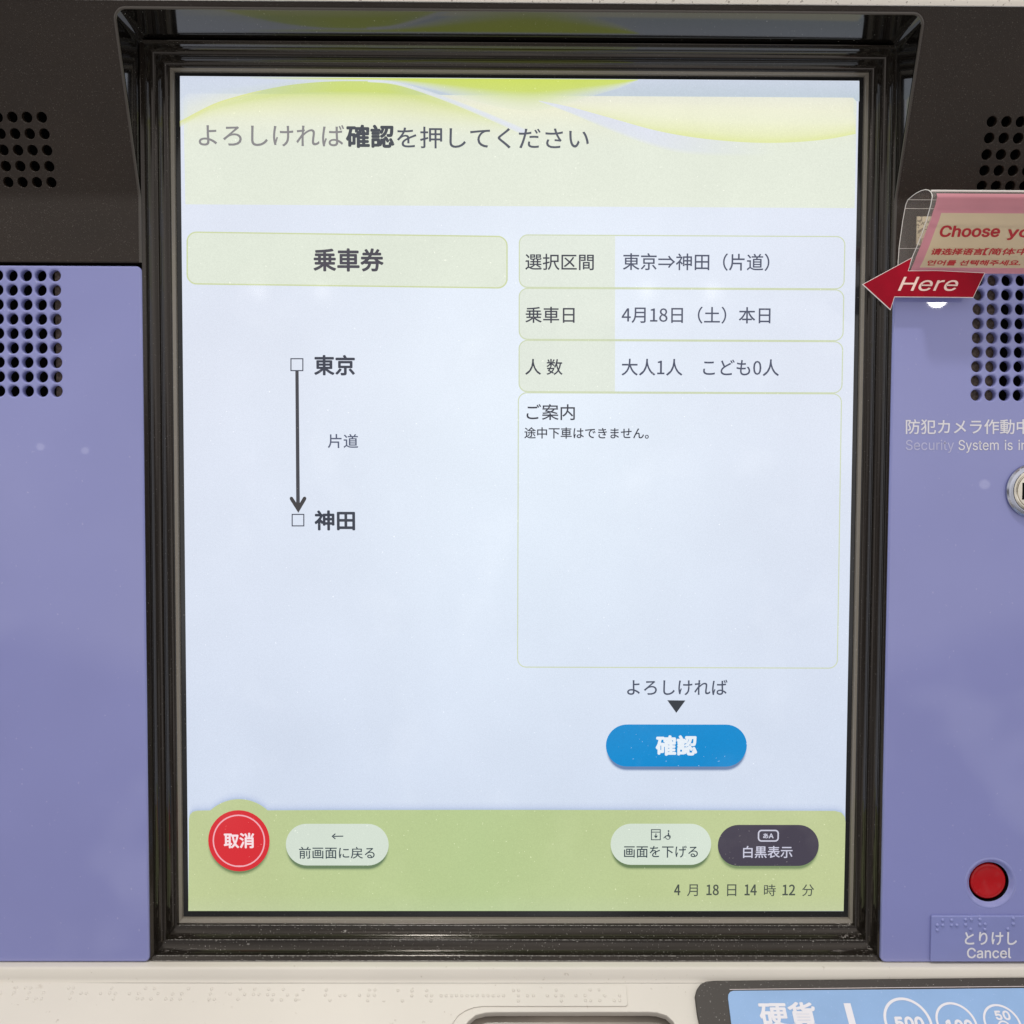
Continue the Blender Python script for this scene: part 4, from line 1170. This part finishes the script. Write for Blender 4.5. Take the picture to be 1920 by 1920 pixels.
# raised label plate with braille
pl0, pl1 = at(1744.5, 1715, YP), at(1744.5, 1800.5, YP)
pm = plate([rrect(pl0.x, pl1.z, pl0.x + 0.052, pl0.z, 0.0006, 4)], 0.0011, 0.0003, 2)
k = MB()
k.addmesh(pm, lambda c: (c.x, YP - c.z, c.y))
YL = YP - 0.0011
on_label = lambda p, lift=0.0: (at(p[0], p[1], YL - LAY - lift).x, YL - LAY - lift, at(p[0], p[1], YL - LAY - lift).z)
for zx, zy in ((997, 983), (997, 1030), (1048, 935), (1048, 983), (1132, 935), (1132, 983), (1183, 983), (1265, 930), (1265, 980), (1318, 928),
               (1313, 1023), (1400, 928), (1400, 977), (1450, 975), (1448, 1025), (1665, 1020), (1717, 920), (1717, 972)):
    q = at(1560 + zx / 5.053, 1540 + zy / 5.053, YL)
    k.dome(q, (0, -1, 0), .00075, .00055, 0)
print_text(k, 'とりけし', (1809.4, 1747.8, 1906.3, 1771.5), on_label, bold=.55, mi=1)
print_text(k, 'Cancel', (1813.5, 1777.5, 1895.5, 1796.5), on_label, font='I', bold=.5, mi=1)
k.build('cancel_label_plate', [M_LILAC2, M_WHITE], rpanel, 35)

# --- cream shelf below ------------------------------------------------
zl = at(960, 1805, YF).z
y_a, y_b = -0.0195, -0.0200
z_a = at(960, 1815.5, y_a).z
z_b = at(960, 1838, y_b).z
SL = radians(39)
D0 = Vector((0, y_b, z_b))
DN = Vector((0, -sin(SL), cos(SL)))          # outward normal of the sloping desk
DV = Vector((0, -cos(SL), -sin(SL)))         # down the slope, towards the user


def desk_uv(px, py, lift=0.0):
    d = ray(px, py)
    q = CAM + d * ((D0 + DN * lift - CAM).dot(DN) / d.dot(DN))
    return q.x, (q - D0).dot(DV)


def desk(x, v, lift=0.0):
    return D0 + Vector((x, 0, 0)) + DV * v + DN * lift


def on_desk(lift0):
    def f(p, lift=0.0):
        x, v = desk_uv(p[0], p[1], lift0)
        return desk(x, v, lift0 + lift)
    return f


k = MB()
pr = [(-.008, zl), (y_a + .0012, z_a + .0002), (y_a + .0005, z_a - .0001), (y_a, z_a - .0007), (y_b, z_b + .0009), (y_b - .0001, z_b + .0004)]
pr += [(q.y, q.z) for q in (desk(0, .0006), desk(0, .0010))]
kk = len(pr)
k.add([(-XO, y, z) for y, z in pr] + [(XO, y, z) for y, z in pr], [(i, i + 1, kk + i + 1, kk + i) for i in range(kk - 1)])
# sloping face with the coin-return mouth
mo = [desk_uv(*p) for p in ((868, 1930), (878, 1915), (892, 1903.5), (910, 1899), (930, 1898), (1215, 1897.5), (1232, 1898.5), (1250, 1904), (1262, 1915), (1270, 1930))]
x_m0, v_m = mo[0]
x_m1 = mo[-1][0]
mouth = mo + [(x_m1 + .001, v_m + .05), (x_m0 - .001, v_m + .05)]
pm = plate([[(-XO, .0010), (XO, .0010), (XO, .16), (-XO, .16)], mouth], 0.004, 0.0003, 2)
k.addmesh(pm, lambda c: desk(c.x, c.y, c.z - .004))
shelf = k.build('sloping_shelf', M_CREAM, machine, 35)
k = MB()
v = [desk(x, vv, l) for x in (x_m0 - .01, x_m1 + .01) for vv in (v_m - .012, v_m + .06) for l in (-.0065, -.0055)]
k.add(v, [(0, 1, 3, 2), (4, 6, 7, 5), (0, 4, 5, 1), (2, 3, 7, 6), (0, 2, 6, 4), (1, 5, 7, 3)])
k.build('return_tray', M_TRAY, shelf, 0)
# braille strip: a thin plate let into the slope
bp = [desk_uv(*p) for p in ((-60, 1842.5), (400, 1845), (800, 1846.8), (1168, 1847), (1174, 1848.5), (1176.5, 1884), (1173, 1887.5),
                            (905, 1887.5), (888, 1890), (872, 1896), (858, 1906), (847, 1922), (840, 1945), (-60, 1945))]
k = MB()
pm = plate([bp], 0.0009, 0.00012, 1)
k.addmesh(pm, lambda c: desk(c.x, c.y, c.z - .0004))
dots = [(5, 108), (105, 105), (125, 68), (190, 68), (230, 70), (218, 106), (202, 150), (270, 150), (310, 150), (325, 105), (515, 70), (550, 70),
        (540, 107), (525, 148), (607, 110), (647, 110), (755, 110), (822, 108), (865, 110), (838, 72), (850, 152), (970, 112), (1040, 110),
        (1030, 150), (1068, 152), (1090, 72), (1157, 74), (1185, 112), (1133, 153), (1242, 153), (1287, 155), (1295, 115), (1362, 113),
        (1350, 153), (1413, 75), (1587, 77), (1577, 115), (1568, 155), (1608, 155), (1725, 115), (1802, 77), (1835, 117), (1785, 155)]
P_ = [(x / 4, 1835 + y / 4) for x, y in dots]
P_ += [(400 + x / 4, 1835 + y / 4) for x, y in (
    (310, 78), (300, 118), (342, 118), (417, 80), (408, 120), (450, 120), (440, 160), (525, 80), (558, 122), (510, 160), (625, 122), (618, 160),
    (673, 82), (847, 85), (840, 123), (875, 163), (950, 127), (988, 125), (1097, 125), (1170, 85), (1212, 85), (1163, 125), (1208, 125),
    (1158, 165), (1385, 88), (1418, 167), (1490, 92), (1488, 128), (1600, 90), (1598, 128), (1638, 128), (1632, 167))]
P_ += [(800 + x / 3.692, 1835 + y / 3.692) for x, y in [(q, 118) for q in (100, 135, 172, 207, 243, 280, 315, 350, 392, 425, 460, 497, 532)] + [
    (600, 82), (635, 80), (635, 118), (635, 155), (697, 118), (738, 118), (835, 118), (897, 80), (893, 118), (933, 118), (933, 155), (1033, 118),
    (1097, 118), (1100, 152), (1135, 153), (1132, 78), (1193, 78), (1197, 152), (1233, 118), (1298, 152), (1335, 118), (1335, 152)]]
for p in P_:
    x, v = desk_uv(p[0], p[1], .0005)
    k.dome(desk(x, v, .0005), DN, .00064, .00027)
k.build('braille_strip', M_CREAM, shelf, 45)

# coin panel: charcoal frame with the blue label
cp = [desk_uv(*p, .0015) for p in ((1303, 1868), (1306, 1856), (1313, 1846), (1324, 1840.5), (1338, 1839), (1600, 1836.4), (1960, 1832.6))]
cp = cp + [(cp[-1][0] + .05, cp[-1][1]), (cp[-1][0] + .05, .12), (desk_uv(1320, 1960, .0015)[0] + .01, .12), desk_uv(1320, 1960, .0015), desk_uv(1307, 1900, .0015)]
k = MB()
pm = plate([cp], 0.0018, 0.0003, 2)
k.addmesh(pm, lambda c: desk(c.x, c.y, c.z))
coin = k.build('coin_panel', M_CHAR, machine, 35)
cl_ = [desk_uv(*p, .002) for p in ((1365, 1872), (1365.5, 1865), (1369, 1860), (1375, 1858), (1700, 1855.4), (1960, 1852.6))]
cl_ = cl_ + [(cl_[-1][0] + .03, cl_[-1][1]), (cl_[-1][0] + .03, .10), (desk_uv(1380, 1960, .002)[0] + .008, .10), desk_uv(1380, 1965, .002), desk_uv(1371, 1920, .002)]
k = MB()
pm = plate([cl_], 0.0006, 0.0001, 1)
k.addmesh(pm, lambda c: desk(c.x, c.y, c.z + .0017))
od = on_desk(.00238)
# plain seam above the label
seam = [desk(*desk_uv(*p, .0019), .0019) for p in ((1368, 1855.3), (1600, 1852.6), (1960, 1849))]
k.tube(seam, .00011, 2, 6)


def label_text(t, top, bot, xs_, font=None, bold=0.0):
    """lettering lying on the sloping label: top / bottom rows and x range measured at the top row"""
    x0, v0 = desk_uv(xs_[0], top, .00238)
    x1, _ = desk_uv(xs_[1], top, .00238)
    _, v1 = desk_uv(xs_[0], bot, .00238)
    p, f = fit_text(t, (x0, v0, x1, v1), font)
    bb = bold * .0002
    offs = [(0, 0)] + ([(bb * cos(a * pi / 4), bb * sin(a * pi / 4)) for a in range(8)] if bold else [])
    for i, (ox, oy) in enumerate(offs):
        k.add([desk(q[0] + ox, q[1] + oy, .00238 + i * 6e-6) for q in p], f, 1)


label_text('硬貨', 1880, 1925, (1421, 1524), bold=1.35)
label_text('500', 1907.5, 1930, (1676.5, 1728), font='I', bold=1.5)
label_text('100', 1913, 1935, (1772, 1820), font='I', bold=1.4)
label_text('50', 1895.8, 1912, (1863.5, 1890), font='I', bold=.9)
k.add([od(p) for p in ((1581.5, 1881), (1594.5, 1881), (1613, 1950), (1600, 1950))], [(0, 1, 2, 3)], 1)
for cx, cy, r, w in ((1703, 1917, .00905, .0010), (1794, 1919, .0077, .00085), (1880, 1919, .0070, .0008), (1884, 1926, .0024, .0006)):
    x, v = desk_uv(cx, cy, .00238)
    a_, b_ = circle(x, v, r, 64), circle(x, v, r - w, 64)
    k.add([desk(p[0], p[1], .00238 + (4e-6 if r < .003 else 0)) for p in a_ + b_], [(i, (i + 1) % 64, 64 + (i + 1) % 64, 64 + i) for i in range(64)], 1)
k.build('coin_label', [M_BLUE, M_WHITE, M_EDGE], coin, 0)

# ------------------------------------------------------------------ language card
film_px = [(1683.5, 505), (1684, 490), (1686, 462), (1689, 440), (1693, 412), (1697, 391), (1699, 382), (1702.5, 374.5), (1710, 368), (1718, 362), (1727, 357.5), (1735, 355.5),
           (1741, 356.6), (1745, 359.5), (1747.5, 364), (1748, 369), (1745, 385), (1738, 410), (1728, 440), (1718, 465), (1711, 481), (1703.5, 505), (1702, 512)]
film_d = [.3, .3, .4, .8, 2, 4, 5, 7, 10, 13, 17, 20, 22, 23.5, 25, 25.5, 24, 20, 14, 9, 6.5, 4.2, 3.8]   # mm in front of the panel
fp = [at(p[0], p[1], YP - d_ / 1000) for p, d_ in zip(film_px, film_d)]
XC = fp[0].x
card = empty('language_card', (XC, fp[-1].y, fp[-1].z),
             'pink and cream plastic-sleeved language notice in red lettering, looped over beside the screen', 'notice')
k = MB()
n = len(fp)
XE = XC + 0.085
k.add(fp + [Vector((XE, p.y, p.z)) for p in fp], [(i, i + 1, n + i + 1, n + i) for i in range(n - 1)], 0)
k.tube(fp, .00014, 1, 6)
for px in ((1697, 391), (1702.5, 374.5), (1686.5, 466)):
    dd = min(range(16), key=lambda i_: abs(film_px[i_][1] - px[1]))
    q = at(px[0], px[1], fp[dd].y)
    k.tube([q, Vector((q.x + .013, q.y, q.z))], .00007, 1, 5)
i0 = film_px.index((1741, 356.6))
q = (fp[i0] + fp[i0 + 1]) / 2
k.tube([Vector((q.x + .0005, q.y - .0002, q.z)), Vector((XE, q.y - .0002, q.z))], .00035, 1, 6)
film = k.build('clear_sleeve', [M_FILM, M_FEDGE], card, 50)

# printed insert on the front of the loop: profile a touch outside the film
front = fp[film_px.index((1747.5, 364)):]
cprof = []
for i, p in enumerate(front):
    a_ = front[max(0, i - 1)]
    b_ = front[min(len(front) - 1, i + 1)]
    tn = (b_ - a_).normalized()
    nn = Vector((0, tn.z, -tn.y))
    if nn.y > 0:
        nn = -nn
    cprof.append((p + nn * .0004, nn))


def card_hit(px, py, lift=0.0):
    """where a measured pixel falls on the curved insert"""
    d = ray(px, py)
    best = None
    for i in range(len(cprof) - 1):
        (a_, na), (b_, nb) = cprof[i], cprof[i + 1]
        a2, b2 = a_ + na * lift, b_ + nb * lift
        # solve CAM + t d = a2 + s (b2 - a2) in the y-z plane
        e = b2 - a2
        det = d.y * -e.z + e.y * d.z
        if abs(det) < 1e-12:
            continue
        w_ = a2 - CAM
        t = (w_.y * -e.z + e.y * w_.z) / det
        s = (d.y * w_.z - d.z * w_.y) / det
        lo = -9 if i == 0 else 0
        hi = 9 if i == len(cprof) - 2 else 1
        if lo <= s <= hi:
            if best is None or abs(s - .5) < abs(best[0] - .5):
                best = (s, CAM + d * t)
    return best[1]


def curve_strip(x0, x1, lift, mb, mi, z_top=None, z_bot=None):
    pr_ = []
    for j in range(len(cprof) - 1):
        for t in (0, .25, .5, .75):
            a_, b_ = cprof[j], cprof[j + 1]
            p = a_[0].lerp(b_[0], t) + a_[1].lerp(b_[1], t).normalized() * lift
            pr_.append(p)
    pr_.append(cprof[-1][0] + cprof[-1][1] * lift)
    if z_top is not None:
        cl = []
        for a_, b_ in zip(pr_, pr_[1:]):
            if a_.z < z_bot or b_.z > z_top:
                continue
            t0 = max(0, (a_.z - z_top) / (a_.z - b_.z))
            t1 = min(1, (a_.z - z_bot) / (a_.z - b_.z))
            if not cl:
                cl.append(a_.lerp(b_, t0))
            cl.append(a_.lerp(b_, t1))
        pr_ = cl
    n_ = len(pr_)
    mb.add([Vector((x0(p) if callable(x0) else x0, p.y, p.z)) for p in pr_] + [Vector((x1(p) if callable(x1) else x1, p.y, p.z)) for p in pr_],
           [(i, i + 1, n_ + i + 1, n_ + i) for i in range(n_ - 1)], mi)
    return pr_


k = MB()


def edge_at(lst):
    """left edge line of the print: x as a function of height, from measured points"""
    P3 = [card_hit(*p) for p in lst]

    def f(p):
        for a_, b_ in zip(P3, P3[1:]):
            if p.z >= b_.z or b_ is P3[-1]:
                return a_.x + (b_.x - a_.x) * (p.z - a_.z) / (b_.z - a_.z)
    return f


e_out = edge_at(((1757, 367), (1750, 395), (1738, 430), (1726, 462), (1716, 487), (1707, 508)))
e_in = edge_at(((1765, 399), (1752, 435), (1741, 465), (1733, 485), (1724, 502)))
ztp, zbt = card_hit(1800, 399.5).z, card_hit(1800, 502).z
curve_strip(e_out, XE, 0.0, k, 0, 1, ztp)
curve_strip(e_out, e_in, 0.0, k, 0, ztp, zbt)
curve_strip(e_out, XE, 0.0, k, 0, zbt, -1)
curve_strip(e_in, XE, 0.0, k, 1, ztp, zbt)
oc = lambda p, lift=0.0: card_hit(p[0], p[1], .00012 + lift)


def card_text(t, box, font=None, bold=0.0, shear=0.0, lean=0.0, gap=0.0, adv=1.0):
    p, f = fit_text(t, box, font, 0, gap, adv)
    ym = box[3]
    offs = [(0, 0)] + ([(bold * cos(a * pi / 4), bold * sin(a * pi / 4)) for a in range(8)] if bold else [])
    for i, (ox, oy) in enumerate(offs):
        k.add([oc((q[0] + ox + (ym - q[1]) * lean, q[1] + oy * .7), i * 5e-6) for q in p], f, 2)


card_text('Choose', (1761, 423.5, 1872, 444), 'I', bold=1.1, lean=.24)
card_text('your', (1887, 430.5, 1965, 449.5), 'I', bold=1.1, lean=.24)
card_text('请选择语言', (1744, 466, 1841, 477.8), bold=.55, lean=.45)
card_text('【简体中文】', (1842, 465.5, 1962, 478.2), bold=.45, lean=.45)
card_text('언어를 선택해주세요.', (1736.5, 488, 1912, 497.6), bold=.45, lean=.5, adv=.92)
k.build('printed_insert', [M_PINK, M_PAPER, M_INK], card, 60)

# cloth tape that holds the sleeve to the hood
ta, tbp = at(1719, 406, YH - .0004), at(1752, 460, YH - .0004)
k = MB()
k.box(ta.x, tbp.x, YH - .0007, YH - .0001, tbp.z, ta.z)
k.build('cloth_tape', M_TAPE, card, 0)

# ------------------------------------------------------------------ red arrow
YA = fp[-2].y - 0.0009
arr_px = [(1617, 533), (1712, 481.5), (1703.5, 507.3), (1757, 506.8), (1847.5, 511.2), (1825, 558.2), (1677.5, 557), (1670, 581.5)]
arr = [at(p[0], p[1], YA) for p in arr_px]
arrow = empty('arrow_sign', (arr[0].x, YA, arr[0].z), 'red paper arrow reading Here, pointing left at the screen edge', 'arrow sign')
cx_a = sum(p.x for p in arr) / len(arr)
cz_a = sum(p.z for p in arr) / len(arr)


def inset(poly, d):
    out = []
    n_ = len(poly)
    for i in range(n_):
        p0, p1, p2 = Vector(poly[i - 1]), Vector(poly[i]), Vector(poly[(i + 1) % n_])
        e1, e2 = (p1 - p0).normalized(), (p2 - p1).normalized()
        n1, n2 = Vector((-e1.y, e1.x)), Vector((-e2.y, e2.x))
        bi = (n1 + n2)
        bi = bi / max(.3, bi.length_squared / 2)
        out.append(tuple(p1 + bi * d))
    return out


poly = [(p.x, p.z) for p in arr]
area = sum(poly[i - 1][0] * poly[i][1] - poly[i][0] * poly[i - 1][1] for i in range(len(poly)))
ins = inset(poly, .00022 if area > 0 else -.00022)
k = MB()
pm = plate([poly], .0005, .00006, 1)
k.addmesh(pm, lambda c: (c.x, YA + .0005 - c.z, c.y), 1)
p, f = tess([ins])
k.add([(q[0], YA - .00005, q[1]) for q in p], f, 0)
oa = lambda p, lift=0.0: (lambda q: (q.x, YA - .00012 - lift, q.z))(at(p[0], p[1], YA - .00012 - lift))
p, f = fit_text('Here', (1683.7, 519.3, 1791, 545.3), 'I')
for i, (ox, oy) in enumerate([(0, 0)] + [(.25 * cos(a * pi / 2), .25 * sin(a * pi / 2)) for a in range(4)]):
    k.add([oa((q[0] + ox + (545 - q[1]) * .45, q[1] + oy), i * 5e-6) for q in p], f, 2)
k.build('arrow_face', [M_ARROW, M_EDGE, M_APRINT], arrow, 30)
